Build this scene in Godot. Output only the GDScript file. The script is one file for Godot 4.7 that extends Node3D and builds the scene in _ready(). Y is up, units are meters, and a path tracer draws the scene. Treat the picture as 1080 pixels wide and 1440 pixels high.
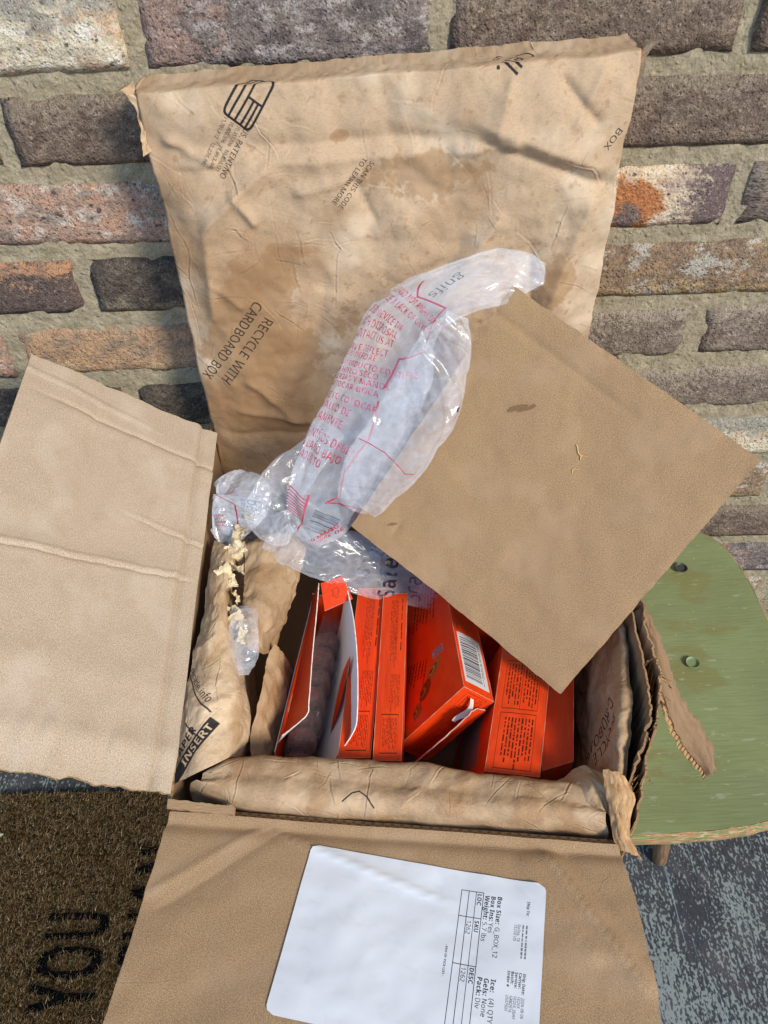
extends Node3D
# An opened delivery box on an old green chair seat, against a brick porch wall.

var tx := {}          # shared textures
var rng := RandomNumberGenerator.new()
var plan_scale := 1.0  # size of the picture being printed on, against its plan
var sans: Font
var bold: Font
var mono: Font
var rough_noise: FastNoiseLite
var ridge_noise: FastNoiseLite
var heights := PackedFloat32Array()
var crease_a: FastNoiseLite
var crease_b: FastNoiseLite
var crease_c: FastNoiseLite

# ---------------------------------------------------------------- naming
func meta(o: Node, label := "", category := "", group := "", kind := "") -> Node:
	if label: o.set_meta("label", label)
	if category: o.set_meta("category", category)
	if group: o.set_meta("group", group)
	if kind: o.set_meta("kind", kind)
	return o

func thing(called: String, label: String, category: String, at := Vector3.ZERO, group := "") -> Node3D:
	var o := Node3D.new()
	o.name = called
	o.position = at
	add_child(o, true)
	meta(o, label, category, group)
	return o

func part(called: String, mesh: Mesh, mats: Variant, parent: Node, at := Vector3.ZERO) -> MeshInstance3D:
	var o := MeshInstance3D.new()
	o.name = called
	o.mesh = mesh
	o.position = at
	if mats is Array:
		for i in mats.size():
			o.set_surface_override_material(i, mats[i])
	else:
		for i in mesh.get_surface_count():
			o.set_surface_override_material(i, mats)
	parent.add_child(o, true)
	return o

# ---------------------------------------------------------------- noise
func noise(sd: int, freq: float, oct := 4, kind := 0) -> FastNoiseLite:
	var n := FastNoiseLite.new()
	n.seed = sd
	n.frequency = freq
	n.noise_type = FastNoiseLite.TYPE_SIMPLEX_SMOOTH
	n.fractal_type = FastNoiseLite.FRACTAL_FBM
	n.fractal_octaves = oct
	if oct >= 5: n.fractal_gain = 0.62
	if kind == 1:
		n.fractal_type = FastNoiseLite.FRACTAL_RIDGED
	elif kind == 2:
		n.noise_type = FastNoiseLite.TYPE_CELLULAR
		n.fractal_type = FastNoiseLite.FRACTAL_NONE
		n.cellular_return_type = FastNoiseLite.RETURN_DISTANCE
	elif kind == 3:
		n.noise_type = FastNoiseLite.TYPE_CELLULAR
		n.fractal_type = FastNoiseLite.FRACTAL_NONE
		n.cellular_return_type = FastNoiseLite.RETURN_DISTANCE2_SUB
	elif kind == 4:
		n.domain_warp_enabled = true
		n.domain_warp_amplitude = 0.35 / freq
		n.domain_warp_frequency = freq * 1.7
	return n

# a field of bytes; cx, cy are the cycles across the picture in x and y
func fld(w: int, h: int, cx: float, cy: float, oct: int, sd: int, kind := 0, seamless := false) -> PackedByteArray:
	# drawn with square cells and stretched to size
	var f := cx / w
	var hh := int(max(4.0, round(cy / f)))
	var n := noise(sd, f, oct, kind)
	var im: Image
	if hh > 3000:
		f = cy / h
		var ww := int(max(4.0, round(cx / f)))
		n.frequency = f
		im = n.get_seamless_image(ww, h) if seamless else n.get_image(ww, h)
	else:
		im = n.get_seamless_image(w, hh) if seamless else n.get_image(w, hh)
	if im.get_width() != w or im.get_height() != h:
		im.resize(w, h, Image.INTERPOLATE_CUBIC)
	im.convert(Image.FORMAT_L8)
	return im.get_data()

# layers: [field, low, high, colour, amount]
func paint(w: int, h: int, base: Color, layers: Array) -> Image:
	var luts := []
	for l in layers:
		var lut := PackedFloat32Array()
		for k in 256:
			lut.append(smoothstep(l[1], l[2], k / 255.0) * l[4])
		luts.append(lut)
	return Image.create_from_data(w, h, false, Image.FORMAT_RGB8, paint_band(0, w * h, base, layers, luts))

func paint_band(from: int, to: int, base: Color, layers: Array, luts: Array) -> PackedByteArray:
	var n := to - from
	var r := PackedFloat32Array()
	var g := PackedFloat32Array()
	var b := PackedFloat32Array()
	r.resize(n); g.resize(n); b.resize(n)
	r.fill(base.r); g.fill(base.g); b.fill(base.b)
	for k in layers.size():
		var l: Array = layers[k]
		var f: PackedByteArray = l[0]
		var lut: PackedFloat32Array = luts[k]
		var c: Color = l[3]
		var cr := c.r; var cg := c.g; var cb := c.b
		for i in n:
			var a := lut[f[from + i]]
			if a > 0.003:
				r[i] += (cr - r[i]) * a
				g[i] += (cg - g[i]) * a
				b[i] += (cb - b[i]) * a
	var out := PackedByteArray()
	out.resize(n * 3)
	var k := 0
	for i in n:
		out[k] = int(r[i] * 255.0)
		out[k + 1] = int(g[i] * 255.0)
		out[k + 2] = int(b[i] * 255.0)
		k += 3
	return out

# a field made from a formula of the place in the picture (0..1) and a noise
func ramp(w: int, h: int, f: Callable, small := 4) -> PackedByteArray:
	var sw := w / small
	var sh := h / small
	var d := PackedByteArray()
	d.resize(sw * sh)
	for y in sh:
		for x in sw:
			d[y * sw + x] = int(clampf(f.call((x + 0.5) / sw, (y + 0.5) / sh), 0.0, 1.0) * 255.0)
	var im := Image.create_from_data(sw, sh, false, Image.FORMAT_L8, d)
	im.resize(w, h, Image.INTERPOLATE_CUBIC)
	return im.get_data()

func grey(w: int, h: int, d: PackedByteArray) -> Image:
	return Image.create_from_data(w, h, false, Image.FORMAT_L8, d)

func add_fields(a: PackedByteArray, b: PackedByteArray, ka: float, kb: float) -> PackedByteArray:
	var o := PackedByteArray()
	o.resize(a.size())
	for i in a.size():
		o[i] = int(clampf(a[i] * ka + b[i] * kb, 0.0, 255.0))
	return o

func tex(im: Image) -> ImageTexture:
	return ImageTexture.create_from_image(im)

# ---------------------------------------------------------------- printing on pictures
# triangles (in pixels of the picture) filled with a colour, smooth-edged
func fill_tris(im: Image, pts: PackedVector2Array, col: Color, wear: FastNoiseLite = null, worn := 0.0) -> void:
	if plan_scale != 1.0:
		for i in pts.size():
			pts[i] *= plan_scale
	var lo := Vector2(1e9, 1e9)
	var hi := Vector2(-1e9, -1e9)
	for p in pts:
		lo = lo.min(p)
		hi = hi.max(p)
	var x0 := int(clampf(floor(lo.x) - 1, 0, im.get_width()))
	var y0 := int(clampf(floor(lo.y) - 1, 0, im.get_height()))
	var x1 := int(clampf(ceil(hi.x) + 1, 0, im.get_width()))
	var y1 := int(clampf(ceil(hi.y) + 1, 0, im.get_height()))
	if x1 <= x0 or y1 <= y0:
		return
	var ss := 4
	var bw := x1 - x0
	var bh := y1 - y0
	var m := Image.create(bw * ss, bh * ss, false, Image.FORMAT_L8)
	for t in range(0, pts.size() - 2, 3):
		var a := (pts[t] - Vector2(x0, y0)) * ss
		var b := (pts[t + 1] - Vector2(x0, y0)) * ss
		var c := (pts[t + 2] - Vector2(x0, y0)) * ss
		var ylo := int(max(0.0, floor(min(a.y, min(b.y, c.y)))))
		var yhi := int(min(bh * ss - 1.0, ceil(max(a.y, max(b.y, c.y)))))
		var es := [[a, b], [b, c], [c, a]]
		for y in range(ylo, yhi + 1):
			var yy := y + 0.5
			var xa := 1e9
			var xb := -1e9
			for e in es:
				var p: Vector2 = e[0]
				var q: Vector2 = e[1]
				if (p.y <= yy) != (q.y <= yy):
					var x := p.x + (q.x - p.x) * (yy - p.y) / (q.y - p.y)
					xa = min(xa, x)
					xb = max(xb, x)
			if xb > xa:
				var i0 := int(round(xa))
				var i1 := int(round(xb))
				if i1 > i0:
					m.fill_rect(Rect2i(i0, y, i1 - i0, 1), Color.WHITE)
	m.resize(bw, bh, Image.INTERPOLATE_BILINEAR if false else Image.INTERPOLATE_TRILINEAR)
	var d := m.get_data()
	for y in bh:
		for x in bw:
			var k := d[y * bw + x]
			if k > 3:
				var a := k / 255.0 * col.a
				if wear:
					a *= 1.0 - worn * smoothstep(-0.1, 0.5, wear.get_noise_2d(x + x0, y + y0))
				var was := im.get_pixel(x + x0, y + y0)
				var to := Color(col.r, col.g, col.b, 1.0)
				im.set_pixel(x + x0, y + y0, was.lerp(to, a))

func ink(im: Image, words: String, at: Vector2, size: float, deg: float, col: Color, font: Font = null, stretch := 1.0, align := HORIZONTAL_ALIGNMENT_LEFT, wear: FastNoiseLite = null, worn := 0.0) -> void:
	var tm := TextMesh.new()
	tm.font = font if font else sans
	tm.text = words
	tm.font_size = 64
	tm.pixel_size = 1.0 / 64.0
	tm.depth = 0.0
	tm.curve_step = 3.0
	tm.horizontal_alignment = align
	tm.vertical_alignment = VERTICAL_ALIGNMENT_CENTER
	var arr := tm.get_mesh_arrays()
	if arr.is_empty():
		return
	var vs: PackedVector3Array = arr[Mesh.ARRAY_VERTEX]
	var ix: PackedInt32Array = arr[Mesh.ARRAY_INDEX] if arr[Mesh.ARRAY_INDEX] != null else PackedInt32Array(range(vs.size()))
	var minx := 1e9
	var maxx := -1e9
	for v in vs:
		minx = min(minx, v.x)
		maxx = max(maxx, v.x)
	var off := minx if align == HORIZONTAL_ALIGNMENT_LEFT else (minx + maxx) / 2
	var rot := Transform2D(deg_to_rad(deg), at)
	var pts := PackedVector2Array()
	for i in ix:
		pts.append(rot * (Vector2((vs[i].x - off) * stretch, -vs[i].y) * size))
	fill_tris(im, pts, col, wear, worn)

func stroke(im: Image, line: Array, width: float, col: Color) -> void:
	var pts := PackedVector2Array()
	for i in line.size() - 1:
		var a: Vector2 = line[i]
		var b: Vector2 = line[i + 1]
		var d := (b - a).normalized() * width / 2
		var n := Vector2(-d.y, d.x)
		a -= d
		b += d
		pts.append_array([a + n, b + n, b - n, a + n, b - n, a - n])
	fill_tris(im, pts, col)

func box_at(im: Image, lo: Vector2, hi: Vector2, col: Color) -> void:
	fill_tris(im, PackedVector2Array([lo, Vector2(hi.x, lo.y), hi, lo, hi, Vector2(lo.x, hi.y)]), col)

# rows of print too small to read: short dashes of the ink
func fine_print(im: Image, at: Vector2, along: Vector2, down: Vector2, rows: int, length: float, thick: float, col: Color, sd: int) -> void:
	var r := RandomNumberGenerator.new()
	r.seed = sd
	var pts := PackedVector2Array()
	for k in rows:
		var p := at + down * k
		var x := 0.0
		var to := length * r.randf_range(0.72, 1.0)
		while x < to:
			var l := r.randf_range(0.6, 2.4) * thick
			var a := p + along * x
			var b := p + along * (x + l)
			var n := down.normalized() * thick * r.randf_range(0.32, 0.5)
			pts.append_array([a - n, b - n, b + n, a - n, b + n, a + n])
			x += l + thick * r.randf_range(0.25, 0.7)
	fill_tris(im, pts, col)

# sharp creases: wandering lines with a raised side and a sunk side, on a grey ground
func draw_creases(im: Image, count: int, longest: int, strength: float, sd: int) -> void:
	var r := RandomNumberGenerator.new()
	r.seed = sd
	var w := im.get_width()
	for k in count:
		var p := Vector2(r.randf() * w, r.randf() * w)
		var a := r.randf() * TAU
		var n := r.randi_range(2, longest)
		var power := strength * r.randf_range(0.25, 1.0)
		var thick := r.randf_range(2.0, 4.5)
		for i in n:
			var q := p + Vector2.from_angle(a) * r.randf_range(12, 34)
			var side := Vector2.from_angle(a + PI / 2) * thick * 0.5
			var fade := power * (1.0 - absf(2.0 * (i + 0.5) / n - 1.0) * 0.6)
			stroke(im, [p + side, q + side], thick, Color(1, 1, 1, fade))
			stroke(im, [p - side, q - side], thick * 1.2, Color(0, 0, 0, fade * 0.9))
			p = q
			a += r.randf_range(-0.3, 0.3)
			if r.randf() < 0.2: a += r.randf_range(-1.2, 1.2)

func barcode(im: Image, at: Vector2, along: Vector2, up: Vector2, length: float, height: float, col: Color, sd: int) -> void:
	var r := RandomNumberGenerator.new()
	r.seed = sd
	var pts := PackedVector2Array()
	var x := 0.0
	while x < length:
		var w: float = length * [0.011, 0.022, 0.033, 0.016][r.randi() % 4]
		var a := at + along * x
		var b: Vector2 = at + along * min(x + w, length)
		var c := up * height
		pts.append_array([a, b, b + c, a, b + c, a + c])
		x += w + length * [0.011, 0.022, 0.03][r.randi() % 3]
	fill_tris(im, pts, col)

# ---------------------------------------------------------------- materials
func mat(called: String, albedo: Color, rough := 0.9, texture: Texture2D = null, height: Texture2D = null, hscale := 0.0, spec := 0.4) -> StandardMaterial3D:
	var m := StandardMaterial3D.new()
	m.resource_name = called
	m.albedo_color = albedo
	m.roughness = rough
	m.metallic_specular = spec
	if texture: m.albedo_texture = texture
	if height:
		m.heightmap_enabled = true
		m.heightmap_texture = height
		m.heightmap_scale = hscale
	return m

# ---------------------------------------------------------------- meshes
# a sheet: P(u, v) sampled on a grid, facing Pu x Pv
func grid(nu: int, nv: int, f: Callable, uvf: Variant = null, into: ArrayMesh = null, flip := false) -> ArrayMesh:
	var vs := PackedVector3Array()
	var ns := PackedVector3Array()
	var uv := PackedVector2Array()
	var ix := PackedInt32Array()
	for j in nv + 1:
		for i in nu + 1:
			var u := float(i) / nu
			var v := float(j) / nv
			vs.append(f.call(u, v))
			uv.append(uvf.call(u, v) if uvf is Callable else Vector2(u, v))
	var w := nu + 1
	var closed: bool = vs[0].distance_to(vs[nu]) < 1e-5 and vs[w * (nv / 2)].distance_to(vs[w * (nv / 2) + nu]) < 1e-5
	for j in nv + 1:
		for i in nu + 1:
			var ia: int = i - 1 if i > 0 else (nu - 1 if closed else 0)
			var ib: int = i + 1 if i < nu else (1 if closed else nu)
			var du := vs[j * w + ib] - vs[j * w + ia]
			var dv := vs[min(j + 1, nv) * w + i] - vs[max(j - 1, 0) * w + i]
			var n := du.cross(dv)
			n = n.normalized() if n.length() > 1e-12 else Vector3.UP
			ns.append(-n if flip else n)
	for j in nv:
		for i in nu:
			var a := j * w + i
			if flip:
				ix.append_array([a, a + 1, a + w, a + 1, a + w + 1, a + w])
			else:
				ix.append_array([a, a + w, a + 1, a + 1, a + w, a + w + 1])
	var arr := []
	arr.resize(Mesh.ARRAY_MAX)
	arr[Mesh.ARRAY_VERTEX] = vs
	arr[Mesh.ARRAY_NORMAL] = ns
	arr[Mesh.ARRAY_TEX_UV] = uv
	arr[Mesh.ARRAY_INDEX] = ix
	var m := into if into else ArrayMesh.new()
	m.add_surface_from_arrays(Mesh.PRIMITIVE_TRIANGLES, arr)
	return m

# a board of some thickness: surfaces 0 front, 1 back, 2 the cut edge
func board(nu: int, nv: int, f: Callable, thick: float, uvf: Variant = null) -> ArrayMesh:
	var w := nu + 1
	var ps := PackedVector3Array()
	for j in nv + 1:
		for i in nu + 1:
			ps.append(f.call(float(i) / nu, float(j) / nv))
	var sides := [PackedVector3Array(), PackedVector3Array()]
	for j in nv + 1:
		for i in nu + 1:
			var du := ps[j * w + mini(i + 1, nu)] - ps[j * w + maxi(i - 1, 0)]
			var dv := ps[mini(j + 1, nv) * w + i] - ps[maxi(j - 1, 0) * w + i]
			var n := du.cross(dv).normalized() * thick / 2
			sides[0].append(ps[j * w + i] + n)
			sides[1].append(ps[j * w + i] - n)
	var m := ArrayMesh.new()
	for k in 2:
		var sd: PackedVector3Array = sides[k]
		m = grid(nu, nv, func(u, v): return sd[int(round(v * nv)) * w + int(round(u * nu))], uvf, m, k == 1)
	# the edge runs all the way round
	var st := SurfaceTool.new()
	st.begin(Mesh.PRIMITIVE_TRIANGLES)
	var ring := []
	for i in nu: ring.append(i)
	for j in nv: ring.append(j * w + nu)
	for i in nu: ring.append(nv * w + nu - i)
	for j in nv: ring.append((nv - j) * w)
	var run := 0.0
	for k in ring.size():
		var a: int = ring[k]
		var b: int = ring[(k + 1) % ring.size()]
		var q := [sides[0][a], sides[0][b], sides[1][b], sides[1][a]]
		var n: Vector3 = (q[1] - q[0]).cross(q[3] - q[0]).normalized()
		var to: float = run + q[0].distance_to(q[1]) * 8.0
		var us := [run, to]
		run = to
		for t in [[0, 1, 2], [0, 2, 3]]:
			for c in t:
				st.set_normal(-n)
				st.set_uv(Vector2(us[1 if c == 1 or c == 2 else 0], 0.0 if c < 2 else 1.0))
				st.add_vertex(q[c])
	return st.commit(m)

func hat(d: float, w: float) -> float:
	return exp(-d * d / (w * w))

func seg_dist(p: Vector2, a: Vector2, b: Vector2) -> float:
	return p.distance_to(Geometry2D.get_closest_point_to_segment(p, a, b))

# signed distance to the line a-b and how far inside the segment (0..1 fading at the ends)
func fold(p: Vector2, a: Vector2, b: Vector2, w: float) -> float:
	if w < 0.02 and (p - (a + b) / 2).length() > (b - a).length() / 2 + w * 6.0: return 0.0
	var ab := b - a
	var t := (p - a).dot(ab) / ab.length_squared()
	var s := (p - a).cross(ab.normalized())
	var ends := smoothstep(-0.08, 0.1, t) * smoothstep(1.08, 0.9, t)
	return exp(-sqrt(s * s + 3e-6 * (1.0 if w < 0.05 else 40.0)) / w) * ends

# creased paper: flat facets that meet in sharp ridges; p in metres, about -1..1
func crumple(p: Vector3, size: float) -> float:
	var q := p / size
	var a := absf(crease_a.get_noise_3d(q.x, q.y, q.z))
	var b := absf(crease_b.get_noise_3d(q.x, q.y, q.z))
	var c := absf(crease_c.get_noise_3d(q.x, q.y, q.z))
	return a * 1.5 - b * 1.1 + c * 0.45 - 0.15

# crumpled paper as flat facets: heights at the corners of a warped mesh of triangles, joined by planes; p in cells
func facet(p: Vector2, sd: int) -> float:
	p += Vector2(rough_noise.get_noise_3d(p.x * 0.55, p.y * 0.55, sd), rough_noise.get_noise_3d(p.x * 0.55 + 40.0, p.y * 0.55, sd)) * 0.8
	var s := (p.x + p.y) * 0.366
	var x := p.x + s
	var y := p.y + s
	var i := int(floor(x))
	var j := int(floor(y))
	x -= i
	y -= j
	var a := heights[(i * 73 + j * 179 + sd * 37) & 1023]
	var d := heights[((i + 1) * 73 + (j + 1) * 179 + sd * 37) & 1023]
	if x > y:
		return a * (1.0 - x) + heights[((i + 1) * 73 + j * 179 + sd * 37) & 1023] * (x - y) + d * y
	return a * (1.0 - y) + heights[(i * 73 + (j + 1) * 179 + sd * 37) & 1023] * (y - x) + d * x

# two sizes of facet; p in metres
func creased(p: Vector2, size: float, sd := 0) -> float:
	return facet(p / size, sd) + 0.42 * facet(p.rotated(0.7) / (size * 0.43), sd + 5)

func mm(l: Array) -> PackedVector3Array:
	var o := PackedVector3Array()
	for i in range(0, l.size(), 3):
		o.append(Vector3(l[i], l[i + 1], l[i + 2]) / 1000.0)
	return o

func spl(a: Vector3, b: Vector3, c: Vector3, d: Vector3, t: float) -> Vector3:
	return b.cubic_interpolate(c, a, d, t)

# a smooth surface through a net of points: nx points per row
func net(pts: PackedVector3Array, nx: int, u: float, v: float) -> Vector3:
	var ny := pts.size() / nx
	var x := clampf(u, 0.0, 1.0) * (nx - 1)
	var y := clampf(v, 0.0, 1.0) * (ny - 1)
	var i: int = min(int(x), nx - 2)
	var j: int = min(int(y), ny - 2)
	var r := []
	for dj in range(-1, 3):
		var jj: int = clampi(j + dj, 0, ny - 1)
		r.append(spl(pts[jj * nx + max(i - 1, 0)], pts[jj * nx + i], pts[jj * nx + i + 1], pts[jj * nx + min(i + 2, nx - 1)], x - i))
	return spl(r[0], r[1], r[2], r[3], y - j)

func line_at(pts: PackedVector3Array, t: float) -> Vector3:
	var n := pts.size()
	var x := clampf(t, 0.0, 1.0) * (n - 1)
	var i := mini(int(x), n - 2)
	return pts[i].cubic_interpolate(pts[i + 1], pts[maxi(i - 1, 0)], pts[mini(i + 2, n - 1)], x - i)

# a box with softened edges and its own picture region on each face
func slab(size: Vector3, bevel := 0.001) -> ArrayMesh:
	var st := SurfaceTool.new()
	st.begin(Mesh.PRIMITIVE_TRIANGLES)
	var h := size / 2
	var axes := [[Vector3.RIGHT, Vector3.UP, Vector3.BACK], [Vector3.LEFT, Vector3.UP, Vector3.FORWARD], [Vector3.FORWARD, Vector3.UP, Vector3.RIGHT], [Vector3.BACK, Vector3.UP, Vector3.LEFT], [Vector3.RIGHT, Vector3.FORWARD, Vector3.UP], [Vector3.RIGHT, Vector3.BACK, Vector3.DOWN]]
	var quad := func(q: Array, n: Array) -> void:
		for t in [[0, 2, 1], [0, 3, 2]]:
			for c in t:
				st.set_normal(n[c])
				st.set_uv(Vector2(0 if c in [0, 3] else 1, 1 if c < 2 else 0))
				st.add_vertex(q[c])
	for a in axes:
		var n: Vector3 = a[2]
		var x: Vector3 = a[0] * (absf((a[0] * h).length()) - bevel)
		var y: Vector3 = a[1] * (absf((a[1] * h).length()) - bevel)
		var o: Vector3 = n * (n * h).length()
		quad.call([o - x - y, o + x - y, o + x + y, o - x + y], [n, n, n, n])
	for k in 3:   # bevels
		for s1 in [-1, 1]:
			for s2 in [-1, 1]:
				var i := (k + 1) % 3
				var j := (k + 2) % 3
				var n1 := Vector3.ZERO
				var n2 := Vector3.ZERO
				n1[i] = s1
				n2[j] = s2
				var e := Vector3.ZERO
				e[k] = h[k] - bevel
				var p1 := Vector3.ZERO
				p1[i] = s1 * h[i]
				p1[j] = s2 * (h[j] - bevel)
				var p2 := Vector3.ZERO
				p2[i] = s1 * (h[i] - bevel)
				p2[j] = s2 * h[j]
				var q := [p1 - e, p1 + e, p2 + e, p2 - e]
				if s1 * s2 < 0: q = [p1 + e, p1 - e, p2 - e, p2 + e]
				quad.call([q[0], q[1], q[2], q[3]], [n1, n1, n2, n2])
	return st.commit()

# ---------------------------------------------------------------- pictures used by many things
const KRAFT := Color(0.73, 0.63, 0.50)
const RED := Color(0.66, 0.10, 0.17, 0.95)
const INK := Color(0.10, 0.085, 0.08, 0.92)

func shared_pictures() -> void:
	rough_noise = noise(11, 1.0, 4)
	ridge_noise = noise(12, 1.0, 3, 1)
	rng.seed = 4
	for i in 1024:
		heights.append(rng.randf_range(-1.0, 1.0))
	crease_a = noise(13, 0.55, 1, 4)
	crease_b = noise(14, 0.8, 1, 4)
	crease_c = noise(16, 1.9, 1)
	for n in [crease_a, crease_b]:
		n.domain_warp_enabled = false
	sans = SystemFont.new()
	sans.font_names = PackedStringArray(["Droid Sans"])
	bold = SystemFont.new()
	bold.font_names = PackedStringArray(["Droid Sans"])
	bold.font_weight = 700
	mono = SystemFont.new()
	mono.font_names = PackedStringArray(["Droid Sans Mono"])
	# paper creases as relief
	var w := 1024
	var c := fld(w, w, 17, 17, 1, 23, 1)
	var d := fld(w, w, 4, 4, 3, 24)
	var fct := ramp(w, w, func(x, y):
		var p := Vector2(x, y)
		return 0.5 + 0.12 * facet(p * 8.0, 1) + 0.09 * facet(p.rotated(0.8) * 19.0, 2) + 0.04 * facet(p.rotated(2.0) * 47.0, 3), 2)
	var lines := Image.create(w, w, false, Image.FORMAT_L8)
	lines.fill(Color(0.5, 0.5, 0.5))
	draw_creases(lines, 95, 7, 0.36, 26)
	draw_creases(lines, 220, 3, 0.22, 27)
	lines.resize(w / 2, w / 2, Image.INTERPOLATE_BILINEAR)
	lines.resize(w, w, Image.INTERPOLATE_CUBIC)
	var ln := lines.get_data()
	var o := PackedByteArray()
	o.resize(w * w)
	for i in w * w:
		o[i] = int(clampf(fct[i] + (ln[i] - 128) * 0.55 + pow(c[i] / 255.0, 12.0) * 8.0 * smoothstep(110.0, 170.0, float(d[i])), 0, 255))
	tx.crease = tex(grey(w, w, o))
	# coarse mineral relief for brick and mortar
	var e := fld(512, 512, 26, 26, 5, 31, 0, true)
	var f := fld(512, 512, 34, 34, 1, 32, 2, true)
	o = PackedByteArray()
	o.resize(512 * 512)
	for i in 512 * 512:
		var pit := smoothstep(70.0, 8.0, float(f[i])) if e[i] > 120 else 0.0
		o[i] = int(clampf(e[i] * 0.8 + 40 - pit * 110, 0, 255))
	tx.grit = tex(grey(512, 512, o))
	e = fld(640, 192, 40, 12, 5, 33)
	f = fld(640, 192, 44, 13, 1, 34, 2)
	var g := fld(640, 192, 8, 2.6, 4, 35)
	o = PackedByteArray()
	o.resize(640 * 192)
	for i in 640 * 192:
		var pit := smoothstep(60.0, 5.0, float(f[i])) if g[i] > 110 else 0.0
		o[i] = int(clampf(e[i] * 0.45 + g[i] * 0.4 + 25 - pit * 80, 0, 255))
	tx.brick_relief = tex(grey(640, 192, o))
	# corrugated board: fine grey-brown felt with flecks and faint flutes
	w = 1024
	var fine := fld(w, w, 380, 380, 2, 41)
	var felt := fld(w, w, 120, 300, 3, 42)
	var cloud := fld(w, w, 4, 5, 4, 43)
	var blot := fld(w, w, 14, 10, 4, 44)
	var fleck := fld(w, w, 150, 110, 1, 45, 2)
	tx.board = tex(paint(w, w, Color(0.69, 0.588, 0.462), [
		[felt, 0.35, 0.75, Color(0.59, 0.50, 0.40), 0.4],
		[fine, 0.5, 0.85, Color(0.84, 0.755, 0.63), 0.8],
		[fine, 0.45, 0.1, Color(0.45, 0.36, 0.26), 0.7],
		[cloud, 0.45, 0.85, Color(0.77, 0.68, 0.58), 0.3],
		[blot, 0.66, 0.95, Color(0.60, 0.48, 0.36), 0.15],
		[fld(w, w, 70, 46, 1, 46, 2), 0.03, 0.0, Color(0.86, 0.78, 0.66), 0.6],
		[fleck, 0.04, 0.0, Color(0.28, 0.2, 0.14), 0.6]]))
	lines = Image.create(w, w, false, Image.FORMAT_L8)
	lines.fill(Color(0.5, 0.5, 0.5))
	draw_creases(lines, 60, 4, 0.16, 28)
	ln = lines.get_data()
	o = PackedByteArray()
	o.resize(w * w)
	for y in w:
		for x in w:
			var i := y * w + x
			o[i] = int(clampf(118 + 3.0 * sin(x * TAU / 13.0) + (fine[i] - 128) * 0.05 + (ln[i] - 128) * 0.8 + (cloud[i] - 128) * 0.25 + (blot[i] - 128) * 0.12, 0, 255))
	tx.board_relief = tex(grey(w, w, o))
	# plain wrapping paper, for pieces without print
	tx.paper = tex(paper_picture(768, 768, 51))

func paper_picture(w: int, h: int, sd: int) -> Image:
	return paint(w, h, KRAFT, [
		[fld(w, h, 90, 190, 2, sd), 0.4, 0.8, Color(0.66, 0.53, 0.39), 0.45],
		[fld(w, h, 4, 4, 5, sd + 1), 0.45, 0.8, Color(0.83, 0.73, 0.60), 0.7],
		[fld(w, h, 6, 5, 4, sd + 2), 0.52, 0.8, Color(0.62, 0.48, 0.33), 0.55],
		[fld(w, h, 260, 260, 1, sd + 3), 0.6, 0.9, Color(0.86, 0.76, 0.64), 0.35],
		[fld(w, h, 90, 90, 1, sd + 4, 2), 0.03, 0.0, Color(0.42, 0.30, 0.2), 0.6]])

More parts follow.
